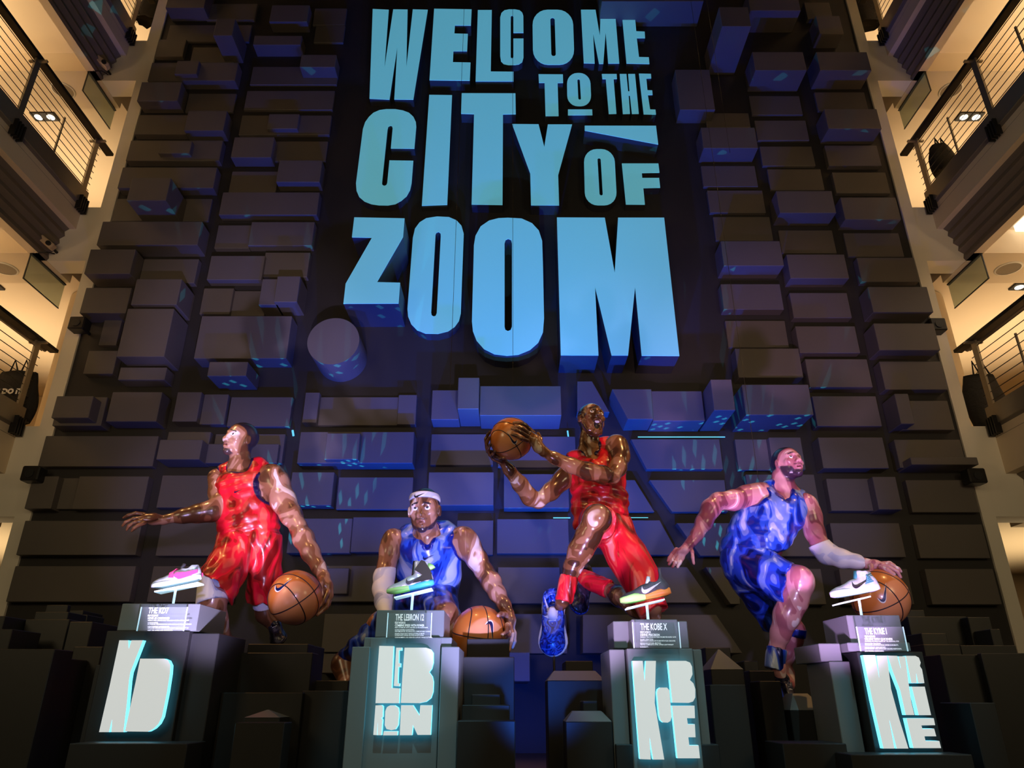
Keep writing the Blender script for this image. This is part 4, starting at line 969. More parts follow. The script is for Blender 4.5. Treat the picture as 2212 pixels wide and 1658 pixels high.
# ------------------------------------------------ shoes: a shared builder in a local frame (x heel->toe, y sideways, z up; length 1)
def sole_mesh(name, fr, m, parent, wid=1.0, zb=None, zt=None, mats=None, split=None):
    xs = [0, .015, .05, .1, .18, .28, .4, .52, .62, .72, .80, .87, .93, .97, .99, 1.0]
    hw = [.02, .055, .085, .105, .118, .118, .112, .118, .132, .145, .146, .132, .105, .07, .04, .012]
    ZB = zb or (lambda x: .0+.03*max(0, (x-.72)/.28)**2+.02*max(0, (.08-x)/.08))
    ZT = zt or (lambda x: .105-.03*min(1, x/.5)+.01*max(0, (x-.8)/.2))
    V = []; Fc = []; mi = []
    ring = []
    for x, h in zip(xs, hw):
        h *= wid; b0, t0 = ZB(x), ZT(x); off = -.012*math.sin(x*PI)
        pr = [(-h*.9, b0), (-h, b0+(t0-b0)*.25), (-h*1.03, b0+(t0-b0)*.6), (-h*.97, t0), (h*.97, t0), (h*1.03, b0+(t0-b0)*.6), (h, b0+(t0-b0)*.25), (h*.9, b0)]
        ring.append(len(V)); V += [fr(x, y+off, z) for y, z in pr]
    for i in range(len(xs)-1):
        for k in range(8):
            Fc.append((ring[i]+k, ring[i]+(k+1) % 8, ring[i+1]+(k+1) % 8, ring[i+1]+k)); mi.append(0 if not split else split((xs[i]+xs[i+1])/2))
    Fc.append(tuple(ring[0]+k for k in range(8))); mi.append(0 if not split else split(0)); Fc.append(tuple(ring[-1]+k for k in range(8))[::-1]); mi.append(0 if not split else split(1))
    o = mesh(name, V, Fc, m if not mats else None, parent, True, mats, mi if mats else None)
    bm = bmesh.new(); bm.from_mesh(o.data); bmesh.ops.recalc_face_normals(bm, faces=bm.faces); bm.to_mesh(o.data); bm.free()
    return o
def shoe(parent, heel, ldir, updir, Lm, mats, collar=.24, tip=0.0, style='low', vox=.005, wid=1.0, laces=6, split=None, solemats=None, zt=None, markm=None, side=1, tongue=True, inflate=0.0, lacem=None, disp=None):
    x = unit(ldir); u = Vector(updir); u = (u-x*u.dot(x)).normalized(); y = u.cross(x)
    heel = Vector(heel)
    fr = lambda a, b_, c: heel+(x*a+y*b_+u*c)*Lm
    Rm = np.array([list(x), list(y), list(u)]).T
    F = Field()
    F.ell((.80, -.012, .085), (.195, .132*wid, .088), k=.05)
    F.cone((.78, -.01, .085), (.50, 0, .15), .085*wid, .105*wid, .08)
    F.cone((.62, 0, .10), (.3, 0, .14), .10*wid, .112*wid, .08)
    F.cone((.50, 0, .165), (.33, 0, .22), .085*wid, .075*wid, .08)
    F.ell((.14, 0, .15), (.135, .108*wid, .17), k=.05)
    F.cone((.16, 0, .16), (.20, 0, collar), .100*wid, .088*wid, .06)
    if collar > .28: F.cone((.32, 0, .20), (.29, 0, collar+.02), .080*wid, .072*wid, .06)
    F.cone((.16, 0, .16), (.09, 0, collar+tip), .05*wid, .03, .05)
    F.cone((.215, 0, .2), (.235, 0, collar+.5), .062*wid, .085*wid, .012, '-')
    if style == 'low': F.ell((.27, 0, collar+.10), (.13, .3, .155), k=.03, op='-')
    F.plane((0, 0, collar+tip+.01), (-.25, 0, 1), .02) if style != 'low' else F.plane((0, 0, collar+tip), (0, 0, 1), .02)
    F.plane((0, 0, .055), (0, 0, -1))
    up = sdf_object('upper', F, mats['upper'], parent, vox=vox/Lm, xf=(Rm, heel, Lm), disp=disp)
    so = sole_mesh('sole', fr, mats.get('sole'), parent, wid, zt=zt, mats=solemats, split=split)
    # tongue and laces
    if tongue:
        tz = collar+.075
        mb = MB(); mb.tube([fr(.48, 0, .20), fr(.40, 0, .255), fr(.345, 0, tz)], [.05*Lm*wid, .055*Lm*wid, .035*Lm], 10); mb.build('tongue', mats.get('tongue', mats['upper']), parent, smooth=True)
    mb = MB()
    def top(xx): return float(np.interp(xx, [.32, .42, .5, .6, .7, .78], [.305, .285, .262, .222, .192, .178]))
    for k in range(laces):
        a = .40+.30*k/max(1, laces-1); wy = .055*wid
        z = top(a)
        mb.tube([fr(a, -wy, z-.035), fr(a-.004, -wy*.5, z-.006), fr(a-.012, wy*.5, z-.006), fr(a-.02, wy, z-.035)], .009*Lm, 6)
        mb.tube([fr(a, wy, z-.035), fr(a-.012, 0, z+.002), fr(a-.03, -wy, z-.03)], .009*Lm, 6)
    mb.build('laces', lacem or M['lace'], parent, smooth=True)
    if markm:
        nrm = y*side; ex = -x if side*1 > 0 else x
        # mark lies on the side with its tail towards the heel
        e1 = -x; e2 = u
        if e1.cross(e2).dot(nrm) < 0: flip = True; e1 = x
        else: flip = False
        mark_on('logo', [up], fr(.36, 0, .165)+nrm*0, e1, e2, .42*Lm, markm, parent, lift=.006*Lm, back=.3*Lm, flip=flip)
    return up, so, fr
def rm(fg, x, y, d, r): return fg.G(x, y, d, r)[1]
VX = 0.0075
SK = 0.025
def support(par, p):
    MB().tube([Vector((p[0], p[1], 0)), p], 0.008, 8).build('support_rod', M['cable'], par)
# =============================== 1: red kit, head turned up to the left, ball in the right-hand side hand
f = Fig(240, 880, 3.188, 5.7)
st = thing('player_statue', 'painted statue in red kit, looking left, ball by its hip, farthest left of four', 'statue', (f.P(950, 900).x, 5.7, 0), 'painted basketball figures')
h1 = Head(f.P(890, 226, 0), (-.56, -.81, .10), 84*mpp(510, 950, 5.7), (0.10, 0, 1))
B = Field(); h1.build(B)
B.chain(f.L((895, 300, .03, 66), (885, 370, .03, 64), (880, 450, .03, 78)), .03)
B.chain(f.L((800, 455, .05, 48), (890, 415, .05, 62), (1020, 440, .06, 62)), .05)
B.chain(f.L((850, 560, .0, 92), (860, 760, 0, 80), (870, 890, 0, 90)), .06)
B.chain(f.L((1000, 560, .02, 98), (1020, 780, .02, 90), (1030, 900, .02, 96)), .06)
B.chain(f.L((725, 478, .02, 58), (735, 590, -.02, 58), (742, 670, -.08, 54)), .04)          # far upper arm
B.chain(f.L((742, 675, -.08, 58), (690, 712, -.12, 70), (600, 728, -.16, 60), (500, 745, -.2, 46), (400, 762, -.24, 34)), .04)
hA = lambda x, y, d, r: f.A(250+x/14.75, 1080+y/14.75, d, r/14.75)
B.chain([hA(1500, 640, -.25, 150), hA(1200, 600, -.28, 170), hA(980, 560, -.30, 140)], .03)
for L_ in ([(900,450,.0),(640,410,-.02),(400,480,-.03),(250,560,-.03)], [(900,560,-.02),(560,590,-.04),(320,700,-.05),(215,820,-.05)], [(900,640,-.03),(600,710,-.06),(420,820,-.07),(350,950,-.07)], [(930,720,-.04),(720,800,-.07),(590,890,-.08),(510,980,-.08)], [(1300,560,-.06),(1080,620,-.10),(890,610,-.12)]):
    B.chain([hA(x, y, -.30+d, r) for (x, y, d), r in zip(L_, (70, 58, 52, 40))], .010)
B.chain(f.L((1090, 470, .02, 82), (1135, 540, -.02, 92), (1185, 640, -.08, 82), (1240, 740, -.12, 70), (1290, 820, -.18, 56)), .04)   # near arm
f.E(B, 1112, 505, -.03, 96, 92, 112)
B.chain(f.L((1290, 830, -.18, 58), (1325, 900, -.24, 70), (1375, 1000, -.3, 62), (1430, 1100, -.35, 46), (1465, 1160, -.38, 38)), .03)
B.chain(f.L((1465, 1165, -.38, 40), (1480, 1230, -.40, 46), (1490, 1290, -.40, 42)), .02)
for L_ in ([(1495,1300,-.40),(1480,1370,-.43),(1420,1425,-.47)], [(1500,1290,-.36),(1495,1350,-.38),(1450,1405,-.42)], [(1490,1270,-.44),(1460,1340,-.50),(1415,1375,-.55)], [(1490,1260,-.32),(1500,1330,-.32),(1480,1370,-.35)], [(1455,1180,-.42),(1440,1230,-.49),(1450,1290,-.54)]):
    B.chain([f.G(x, y, d, r) for (x, y, d), r in zip(L_, (21, 18, 14))], .008)
B.chain(f.L((880, 960, 0, 92), (790, 1110, -.18, 88), (710, 1270, -.3, 92), (695, 1350, -.3, 88), (710, 1460, -.22, 84), (760, 1640, -.1, 76), (812, 1830, 0, 48)), .04)
B.chain(f.L((1050, 960, .02, 88), (1050, 1150, .12, 78), (1045, 1330, .25, 64), (1060, 1420, .28, 58), (1115, 1490, .34, 46)), .04)
B.chain(f.L((915, 540, -.04, 74), (920, 700, -.03, 74)), .08)
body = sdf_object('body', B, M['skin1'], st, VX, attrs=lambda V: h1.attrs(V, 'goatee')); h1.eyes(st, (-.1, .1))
J = Field()
J.chain(f.L((838, 545, .0, 100), (850, 760, 0, 92), (862, 875, 0, 108)), .06)
J.chain(f.L((1010, 545, .02, 110), (1025, 780, .02, 100), (1035, 880, .02, 112)), .06)
J.chain(f.L((790, 440, .05, 50), (900, 420, .06, 60), (1010, 430, .06, 72)), .05)
f.E(J, 882, 368, -.04, 84, 110, 118, .02, '-')
f.E(J, 655, 500, -.02, 84, 220, 145, .015, '-')
f.E(J, 1114, 530, -.05, 106, 250, 138, .015, '-')
J.plane(f.P(950, 905, 0), (0.1, 0, -1), .01)
J.chain(f.L((930, 560, -.06, 80), (930, 780, -.05, 80)), .08)
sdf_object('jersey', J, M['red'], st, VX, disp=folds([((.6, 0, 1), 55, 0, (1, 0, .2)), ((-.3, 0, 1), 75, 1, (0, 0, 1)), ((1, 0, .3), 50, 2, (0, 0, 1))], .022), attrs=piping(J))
S_ = Field()
S_.cap(f.P(880, 940, 0), f.P(728, 1222, -.26), rm(f, 880, 940, 0, 118), rm(f, 728, 1222, -.26, 132), .05, nb=(-.62, -.25, -.78))
S_.cap(f.P(1045, 940, .02), f.P(1055, 1330, .2), rm(f, 1045, 940, 0, 112), rm(f, 1055, 1330, .2, 98), .05, nb=(0, .2, -1))
S_.chain(f.L((870, 905, 0, 100), (1040, 905, .02, 102)), .05)
S_.plane(f.P(950, 880, 0), (0, 0, 1), .01)
S_.cone(f.P(745, 1195, -.24), f.P(690, 1300, -.3), rm(f, 745, 1195, -.2, 112), rm(f, 690, 1300, -.3, 122), .01, '-')
sdf_object('shorts', S_, M['red'], st, VX, disp=folds([((.8, 0, -.5), 50, 0, (0, 0, 1)), ((1, 0, .2), 62, 1.5, (0, 0, 1))], .024))
K = Field(); K.cap(f.P(720, 1195, -.28), f.P(700, 1345, -.30), rm(f, 722, 1200, -.27, 116), rm(f, 704, 1300, -.3, 110), .01, nb=(.28, -.1, -1)); K.plane(f.P(728, 1150, -.27), (0, 0, 1))
sdf_object('knee_sleeve', K, M['whitecloth'], st, VX)
K = Field(); K.cap(f.P(1045, 1310, .22), f.P(1050, 1372, .26), rm(f, 1045, 1330, .22, 72), rm(f, 1050, 1370, .26, 70), .01, both=True)
sdf_object('knee_sleeve', K, M['whitecloth'], st, VX)
shoe(st, f.P(1120, 1455, .42), f.P(1168, 1640, .26)-f.P(1120, 1455, .42), (0.1, -1, .15), (f.P(1168, 1640, .26)-f.P(1120, 1455, .42)).length, {'upper': M['shoedark'], 'sole': M['shoedark']}, vox=.008, wid=1.5, disp=None)
shoe(st, f.P(800, 1830, .12), f.P(835, 2010, -.05)-f.P(800, 1830, .12), (0.0, -1, .3), .5, {'upper': M['red'], 'sole': M['whitecloth']}, vox=.01, wid=1.2)
mark_on('logo', [o for o in st.children if o.name.startswith('jersey')], f.P(838, 545, -.3), (1, 0, .12), (0, 0, 1), .065, M['navy'], st, lift=.006, back=.5)
ball('painted basketball at the hip of the farthest left red figure', 638.4, 1289.5, 5.7-.55, 57.0, (0.5, 0.9, -.55), mk=(-.45, .42, .62, .35, False))
# =============================== 2: blue kit, headband, crouching with ball
f = Fig(720, 1020, 3.948, 5.6)
st = thing('player_statue', 'crouching painted statue in blue kit with white headband, behind the second pedestal', 'statue', (f.P(800, 1000).x, 5.7, 0), 'painted basketball figures')
h2 = Head(f.P(778, 325, -.28), (-.10, -.97, -.16), 100*mpp(916, 1100, 5.32), (-.03, 0, 1))
B = Field(); h2.build(B)
B.chain(f.L((785, 430, -.15, 92), (795, 520, -.02, 98), (800, 580, .05, 105)), .03)
B.chain(f.L((630, 535, .08, 62), (790, 500, .06, 85), (970, 510, .08, 72)), .06)
B.chain(f.L((705, 650, .05, 120), (705, 860, .15, 112), (730, 1050, .25, 125)), .06)
B.chain(f.L((930, 640, .05, 140), (930, 880, .15, 118), (900, 1060, .25, 140)), .06)
B.chain(f.L((515, 575, .05, 84), (480, 680, 0, 80), (455, 790, -.03, 74), (435, 880, -.08, 76), (428, 980, -.14, 78), (430, 1100, -.22, 62), (450, 1240, -.3, 44), (465, 1330, -.32, 52)), .04)
f.E(B, 505, 605, .02, 90, 90, 118)
for i in range(5): B.chain([f.G(430+18*i, 1330, -.32, 20), f.G(420+22*i, 1420, -.34, 17), f.G(425+22*i, 1480, -.36, 14)], .008)
B.chain(f.L((1090, 570, .05, 105), (1165, 650, .02, 95), (1225, 740, -.03, 86), (1290, 850, -.08, 74), (1345, 930, -.12, 80), (1400, 1030, -.18, 68), (1460, 1130, -.24, 50), (1497, 1200, -.28, 40)), .04)
f.E(B, 1125, 590, .0, 104, 96, 122)
B.chain(f.L((1497, 1200, -.28, 42), (1505, 1260, -.30, 50), (1500, 1310, -.30, 50)), .02)
for L_ in ([(1500,1300,-.34),(1530,1380,-.38),(1515,1450,-.42),(1500,1520,-.44)], [(1490,1320,-.38),(1500,1390,-.44),(1455,1410,-.50)], [(1510,1290,-.28),(1545,1370,-.30),(1545,1440,-.32),(1530,1490,-.32)], [(1485,1300,-.42),(1480,1360,-.50),(1440,1385,-.56)], [(1470,1210,-.34),(1430,1205,-.42),(1405,1220,-.48)]):
    B.chain([f.G(x, y, d, r) for (x, y, d), r in zip(L_, (24, 20, 17, 14))], .008)
B.chain(f.L((900, 1060, .2, 135), (960, 1210, -.22, 100), (985, 1340, -.2, 74), (1000, 1500, -.1, 66), (1000, 1750, 0, 46)), .04)
B.chain(f.L((720, 1080, .3, 135), (400, 1290, .5, 96), (210, 1470, .7, 66), (120, 1570, .78, 44), (100, 1640, .82, 30)), .04)
B.cone(f.P(100, 1640, .82), f.P(130, 1800, .75), .13*.9, .07, .02)
B.chain(f.L((800, 610, -.05, 100), (800, 800, .05, 90)), .08)
sdf_object('body', B, M['skin2'], st, VX, attrs=lambda V: h2.attrs(V, 'strap')); h2.eyes(st, (-.05, .16))
J = Field()
J.chain(f.L((690, 640, .05, 130), (690, 860, .15, 124), (715, 1010, .25, 135)), .06)
J.chain(f.L((940, 640, .05, 150), (935, 880, .15, 128), (905, 1030, .25, 150)), .06)
J.chain(f.L((640, 525, .08, 72), (790, 520, .06, 80), (960, 505, .08, 84)), .06)
J.chain(f.L((800, 660, -.06, 110), (800, 860, .05, 100)), .08)
f.E(J, 795, 420, -.16, 118, 260, 130, .02, '-')
for q in (-.10, -.16, -.22, -.28, -.34, -.40): J.cone(f.P(795, 450, q), f.P(803, 622, q), rm(f,800,500,q,122), rm(f,800,600,q,40), .012, '-')
f.E(J, 478, 615, 0, 84, 300, 165, .015, '-')
f.E(J, 1130, 585, 0, 118, 300, 158, .015, '-')
J.plane(f.P(800, 1060, .2), (0, -.3, -1), .01)
jo = sdf_object('jersey', J, M['bluetop'], st, VX, disp=folds([((.5, 0, 1), 45, 0, (1, 0, .2)), ((-.5, 0, 1), 60, 1, (0, 0, 1))], .014), attrs=piping(J))
mark_on('logo', [jo], f.P(795, 690, -.3), (1, 0, .1), (0, 0, 1), .085, M['navy'], st, lift=.006, back=.5)
S_ = Field()
S_.cap(f.P(880, 1060, .2), f.P(958, 1290, -.2), rm(f, 880, 1060, .2, 165), rm(f, 958, 1290, -.2, 112), .06)
S_.cap(f.P(730, 1060, .25), f.P(105, 1572, .78), rm(f, 730, 1060, .25, 160), rm(f, 105, 1572, .78, 54), .06)
S_.plane(f.P(800, 1000, .2), (0, 0, 1), .01)
sdf_object('shorts', S_, M['blue'], st, VX, disp=folds([((.8, 0, .6), 45, 0, (0, 0, 1)), ((.2, 0, 1), 62, 1.5, (1, 0, 0))], .020))
K = Field(); K.chain(f.L((450, 835, -.06, 84), (433, 890, -.08, 86), (426, 990, -.14, 88), (428, 1100, -.22, 72), (450, 1235, -.3, 54)), .03); K.plane(f.P(450, 830, 0), (-.1, 0, 1)); K.plane(f.P(450, 1240, -.3), (0, 0, -1))
sdf_object('arm_sleeve', K, M['whitecloth'], st, VX)
K = Field(); K.ell(h2.p(0, -.04, .22), (.338*h2.S, .425*h2.S, .32*h2.S), h2.R, .01)
K.plane(h2.p(0, 0, .345), list(h2.u+h2.f*-.16)); K.plane(h2.p(0, 0, .20), list(-h2.u+h2.f*.18))
hb = sdf_object('headband', K, M['whitecloth'], st, .006)
mark_on('logo', [hb], h2.p(.02, .3, .295), -h2.r, h2.u, .085, M['trimblack'], st, lift=.004, back=.4)
ball('painted basketball under the hand of the crouching blue figure', 1036.5, 1369.5, 5.6-.35, 59.5, (0.2, 0.35, .1), mk=(.43, .12, .66, 2.05, True))
# =============================== 3: red kit, shouting, leaping with ball
f = Fig(1020, 840, 2.763, 5.7)
st = thing('player_statue', 'leaping painted statue in red kit, mouth wide open, holding the ball high', 'statue', (f.P(780, 700).x, 5.7, 0), 'painted basketball figures')
h3 = Head(f.P(710, 186, -.02), (.36, -.88, .26), 83*mpp(1278, 910, 5.7), (.12, 0, 1))
B = Field(); h3.build(B, jaw=.15, mouth=.25)
B.chain(f.L((700, 250, .03, 56), (697, 310, .03, 56), (700, 390, .03, 64)), .03)
B.chain(f.L((600, 430, .06, 40), (700, 375, .05, 52), (820, 345, .05, 50)), .05)
B.chain(f.L((665, 500, .03, 68), (690, 690, .03, 66), (700, 800, .03, 80)), .06)
B.chain(f.L((810, 450, .03, 78), (830, 690, .03, 72), (820, 800, .03, 80)), .06)
B.chain(f.L((858, 340, -.02, 64), (880, 400, -.08, 60), (868, 470, -.16, 52), (838, 525, -.25, 40)), .03)
f.E(B, 866, 350, -.04, 64, 62, 72)
B.chain(f.L((835, 525, -.25, 42), (780, 512, -.32, 54), (690, 490, -.4, 52), (590, 455, -.48, 44), (490, 410, -.55, 34), (425, 375, -.6, 26)), .03)
hK = lambda x, y, d, r: f.A(1030+x/12.75, 890+y/12.75, d, r/12.75)
B.chain([hK(1850, 1080, -.61, 140), hK(1700, 960, -.64, 150), hK(1580, 760, -.66, 150), hK(1480, 640, -.66, 120)], .02)
for L_ in ([(1560,560,-.62),(1340,350,-.66),(1160,290,-.69),(1010,290,-.70)], [(1500,620,-.66),(1260,450,-.71),(1100,390,-.73),(960,420,-.74)], [(1440,690,-.69),(1200,540,-.74),(1080,480,-.76),(960,450,-.76)], [(1400,780,-.71),(1220,720,-.76),(1090,650,-.78),(960,610,-.78)], [(1760,900,-.62),(1760,730,-.58),(1690,580,-.56)]):
    B.chain([hK(x, y, d, r) for (x, y, d), r in zip(L_, (62, 55, 50, 40))], .008)
B.chain(f.L((590, 460, .05, 52), (540, 540, .02, 58), (470, 610, -.04, 52), (395, 665, -.1, 42)), .03)
B.chain(f.L((395, 670, -.1, 42), (345, 645, -.15, 50), (285, 565, -.24, 46), (220, 480, -.34, 34), (178, 425, -.4, 25)), .03)
B.chain([hK(650, 1320, -.42, 110), hK(500, 1230, -.44, 110), hK(390, 1120, -.45, 95)], .02)
for L_ in ([(430,1230,-.48),(440,1170,-.54),(510,1080,-.60)], [(360,1170,-.46),(310,1000,-.54),(380,880,-.60)], [(300,1080,-.45),(270,860,-.52),(350,690,-.57)], [(280,1000,-.42),(250,740,-.48),(310,600,-.50),(360,530,-.51)], [(520,1250,-.50),(640,1290,-.60),(760,1260,-.66)]):
    B.chain([hK(x, y, d, r) for (x, y, d), r in zip(L_, (55, 50, 42, 36))], .008)
B.chain(f.L((745, 800, 0, 92), (750, 780, -.4, 84), (745, 775, -.66, 76)), .04)
f.E(B, 752, 762, -.68, 74, 66, 74)
B.chain(f.L((735, 790, -.66, 72), (690, 880, -.62, 74), (645, 965, -.58, 70), (600, 1060, -.54, 52), (570, 1150, -.52, 38), (540, 1260, -.52, 36), (522, 1300, -.46, 32)), .04)
B.chain(f.L((840, 830, 0, 85), (930, 1000, -.06, 82), (1040, 1200, -.16, 66), (1078, 1300, -.2, 54)), .05)
B.chain(f.L((1066, 1345, -.12, 64), (980, 1290, -.02, 66), (880, 1235, .16, 58), (800, 1190, .32, 42), (700, 1150, .45, 38)), .04)
B.chain(f.L((740, 480, -.04, 62), (755, 680, -.03, 58)), .08)
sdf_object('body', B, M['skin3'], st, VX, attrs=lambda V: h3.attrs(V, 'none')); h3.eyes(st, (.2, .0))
T = Field(); T.ell(h3.p(0, .27, -.258), (.085*h3.S, .085*h3.S, .016*h3.S), h3.R, .005)
sdf_object('teeth', T, M['teeth'], st, .004)
T = Field(); T.ell(h3.p(0, .19, -.36), (.11*h3.S, .09*h3.S, .15*h3.S), h3.R, .005)
sdf_object('mouth_inside', T, M['trimblack'], st, .006)
J = Field()
J.chain(f.L((655, 490, .03, 72), (685, 690, .03, 72), (700, 790, .03, 88)), .06)
J.chain(f.L((815, 440, .03, 86), (832, 690, .03, 80), (825, 790, .03, 88)), .06)
J.chain(f.L((610, 425, .06, 48), (700, 395, .05, 52), (800, 350, .05, 58)), .05)
J.chain(f.L((740, 500, -.06, 66), (760, 700, -.04, 66)), .08)
f.E(J, 703, 325, -.05, 60, 90, 82, .02, '-')
f.E(J, 540, 475, 0, 52, 200, 100, .015, '-')
f.E(J, 885, 375, -.05, 72, 200, 108, .015, '-')
J.plane(f.P(780, 800, 0), (.15, 0, -1), .01)
jo = sdf_object('jersey', J, M['red'], st, VX, disp=folds([((.8, 0, 1), 50, 0, (1, 0, .2)), ((.1, 0, 1), 65, 1, (0, 0, 1))], .020), attrs=piping(J))
S_ = Field()
S_.cap(f.P(745, 810, 0), f.P(752, 790, -.42), rm(f, 745, 810, 0, 108), rm(f, 752, 790, -.42, 100), .05)
S_.cap(f.P(835, 820, 0), f.P(1078, 1320, -.2), rm(f, 835, 820, 0, 112), rm(f, 1078, 1320, -.2, 76), .05)
S_.chain(f.L((930, 1000, -.06, 116), (1000, 1120, -.1, 104)), .05)
S_.plane(f.P(780, 775, 0), (0, 0, 1), .01)
sdf_object('shorts', S_, M['red'], st, VX, disp=folds([((1, 0, .5), 34, 0, (0, 0, 1))], .016))
K = Field(); K.cap(f.P(578, 1125, -.52), f.P(548, 1262, -.52), rm(f, 578, 1125, -.5, 50), rm(f, 548, 1262, -.52, 46), .01, both=True)
sdf_object('sock', K, M['red'], st, .006, disp=folds([((1, 0, .2), 160, 0, (0, 0, 1))], .004))
K = Field(); K.cap(f.P(812, 1192, .28), f.P(665, 1128, .45), rm(f, 812, 1192, .28, 50), rm(f, 665, 1128, .45, 48), .01, both=True)
sdf_object('sock', K, M['red'], st, .006, disp=folds([((0, 0, 1), 160, 0, (1, 0, 0))], .004))
a, b_ = f.P(495, 1205, -.42), f.P(490, 1600, -.52)
K3 = {'upper': M['shoeblue'], 'sole': M['whitecloth'], 'tongue': M['lace']}
shoe(st, a+Vector((0, .08, 0)), b_-a, (-.16, -1, .25), (b_-a).length, K3, vox=.008, wid=1.5, laces=8)
for o in list(st.children):
    if o.name.startswith('upper'): sh_ = o
mark_on('logo', [sh_], U(1186, 1302, 5.0), (.1, 0, 1), (-1, 0, .1), .15, M['lace'], st, lift=.006, back=.5)
a, b_ = f.P(655, 1075, .60), f.P(625, 1350, .40)
shoe(st, a, b_-a, (.3, -1, .1), (b_-a).length, {'upper': M['shoedark'], 'sole': M['shoeblue']}, vox=.008, wid=1.35, laces=6)
support(st, f.P(488, 1600, -.50))
ball('painted basketball held up between both hands of the shouting figure', 1104.6, 947, 5.7-.52, 46.0, (0.7, 0.5, -.7), mk=(-.02, .02, .62, -.62, True))
# =============================== 4: blue kit, driving with ball
f = Fig(1420, 930, 2.632, 5.7)
st = thing('player_statue', 'running painted statue in blue kit with purple skin tones and white arm sleeve, farthest right', 'statue', (f.P(600, 700).x, 5.7, 0), 'painted basketball figures')
h4 = Head(f.P(742, 192, 0), (.32, -.90, .24), 83*mpp(1700, 1000, 5.7), (.02, 0, 1))
B = Field(); h4.build(B, mouth=.02)
B.chain(f.L((712, 260, .03, 60), (718, 330, .03, 58), (735, 410, .03, 68)), .03)
B.chain(f.L((615, 335, .06, 44), (715, 340, .05, 56), (810, 385, .05, 48)), .05)
B.chain(f.L((600, 420, .03, 84), (545, 560, .05, 86), (490, 700, .08, 98)), .06)
B.chain(f.L((745, 450, .0, 88), (640, 600, .0, 84), (600, 700, .0, 96)), .06)
B.chain(f.L((590, 355, .02, 62), (510, 375, -.03, 64), (430, 395, -.08, 56), (345, 400, -.12, 48)), .03)
f.E(B, 570, 375, 0, 74, 66, 62)
B.chain(f.L((345, 402, -.12, 48), (305, 440, -.14, 52), (265, 520, -.17, 46), (225, 590, -.2, 34), (200, 630, -.22, 28)), .03)
hY = lambda x, y, d, r: f.A(1430+x/16.58, 1140+y/16.58, d, r/16.58)
B.chain([hY(1030, 430, -.22, 150), hY(940, 620, -.23, 165), hY(800, 780, -.24, 150), hY(660, 820, -.24, 110)], .02)
for L_ in ([(1020,700,0),(1085,860,-.02),(1100,1050,-.03),(1140,1270,-.03)], [(800,900,0),(740,1080,0),(640,1250,-.01),(560,1400,-.01)], [(700,850,0),(580,1050,0),(470,1230,-.01),(390,1390,-.01)], [(600,800,0),(470,980,.01),(350,1150,.01),(250,1300,.01)], [(520,760,.02),(370,920,.03),(270,1060,.03),(225,1180,.03)]):
    B.chain([hY(x, y, -.24+d, r) for (x, y, d), r in zip(L_, (78, 66, 62, 54))], .008)
B.chain(f.L((845, 420, 0, 58), (870, 490, -.02, 62), (895, 580, -.06, 54), (925, 650, -.1, 48), (965, 695, -.14, 52), (1050, 725, -.22, 44), (1130, 742, -.28, 32), (1185, 752, -.32, 26)), .03)
f.E(B, 850, 440, -.02, 58, 58, 76)
B.chain(f.L((1185, 755, -.32, 28), (1240, 765, -.36, 30), (1280, 775, -.38, 26)), .02)
for L_ in ([(1270,765,-.42),(1320,775,-.46),(1365,800,-.47),(1383,832,-.47)], [(1280,760,-.38),(1330,762,-.42),(1370,785,-.43),(1384,800,-.43)], [(1270,775,-.46),(1310,790,-.52),(1345,815,-.54)], [(1280,755,-.34),(1320,752,-.36),(1345,765,-.37)], [(1215,765,-.42),(1220,785,-.47),(1215,795,-.48)]):
    B.chain([f.G(x, y, d, r) for (x, y, d), r in zip(L_, (14, 12, 11, 9))], .008)
B.chain(f.L((500, 740, .05, 90), (660, 795, -.16, 84), (800, 850, -.34, 76)), .05)
f.E(B, 815, 850, -.36, 70, 64, 76)
B.chain(f.L((805, 880, -.34, 72), (775, 960, -.31, 76), (735, 1050, -.28, 70), (700, 1150, -.22, 52), (672, 1250, -.18, 38), (690, 1350, -.18, 34), (700, 1400, -.16, 30)), .04)
B.chain(f.L((560, 780, .2, 95), (680, 980, .3, 70), (790, 1130, .35, 44), (778, 1190, .38, 44), (745, 1280, .42, 32), (730, 1380, .45, 24)), .04)
B.cone(f.P(730, 1380, .45), f.P(745, 1440, .40), .07, .05, .02)
B.chain(f.L((690, 450, -.05, 70), (600, 620, -.02, 76)), .08)
sdf_object('body', B, M['skin4'], st, VX, attrs=lambda V: h4.attrs(V, 'full')); h4.eyes(st, (.15, .1))
J = Field()
J.chain(f.L((592, 415, .03, 92), (535, 560, .05, 100), (480, 680, .08, 108)), .06)
J.chain(f.L((752, 450, .0, 92), (645, 600, .0, 90), (600, 685, .0, 100)), .06)
J.chain(f.L((640, 345, .06, 54), (720, 370, .05, 54), (800, 395, .05, 56)), .05)
J.chain(f.L((670, 470, -.06, 80), (590, 640, -.02, 96), (560, 730, -.0, 105)), .08)
f.E(J, 718, 315, -.06, 56, 90, 74, .02, '-')
for q in (-.08, -.15, -.22, -.3): J.cone(f.P(722, 345, q), f.P(734, 422, q), rm(f,722,350,q,48), rm(f,722,400,q,8), .012, '-')
f.E(J, 530, 362, 0, 92, 220, 86, .015, '-')
f.E(J, 896, 442, -.02, 62, 200, 112, .015, '-')
J.plane(f.P(520, 745, 0), (.35, 0, -1), .01)
sdf_object('jersey', J, M['bluetop'], st, VX, disp=folds([((.9, 0, .8), 46, 0, (1, 0, .2)), ((.2, 0, 1), 60, 1, (0, 0, 1)), ((1, 0, -.3), 50, 1, (0, 0, 1))], .022), attrs=piping(J))
S_ = Field()
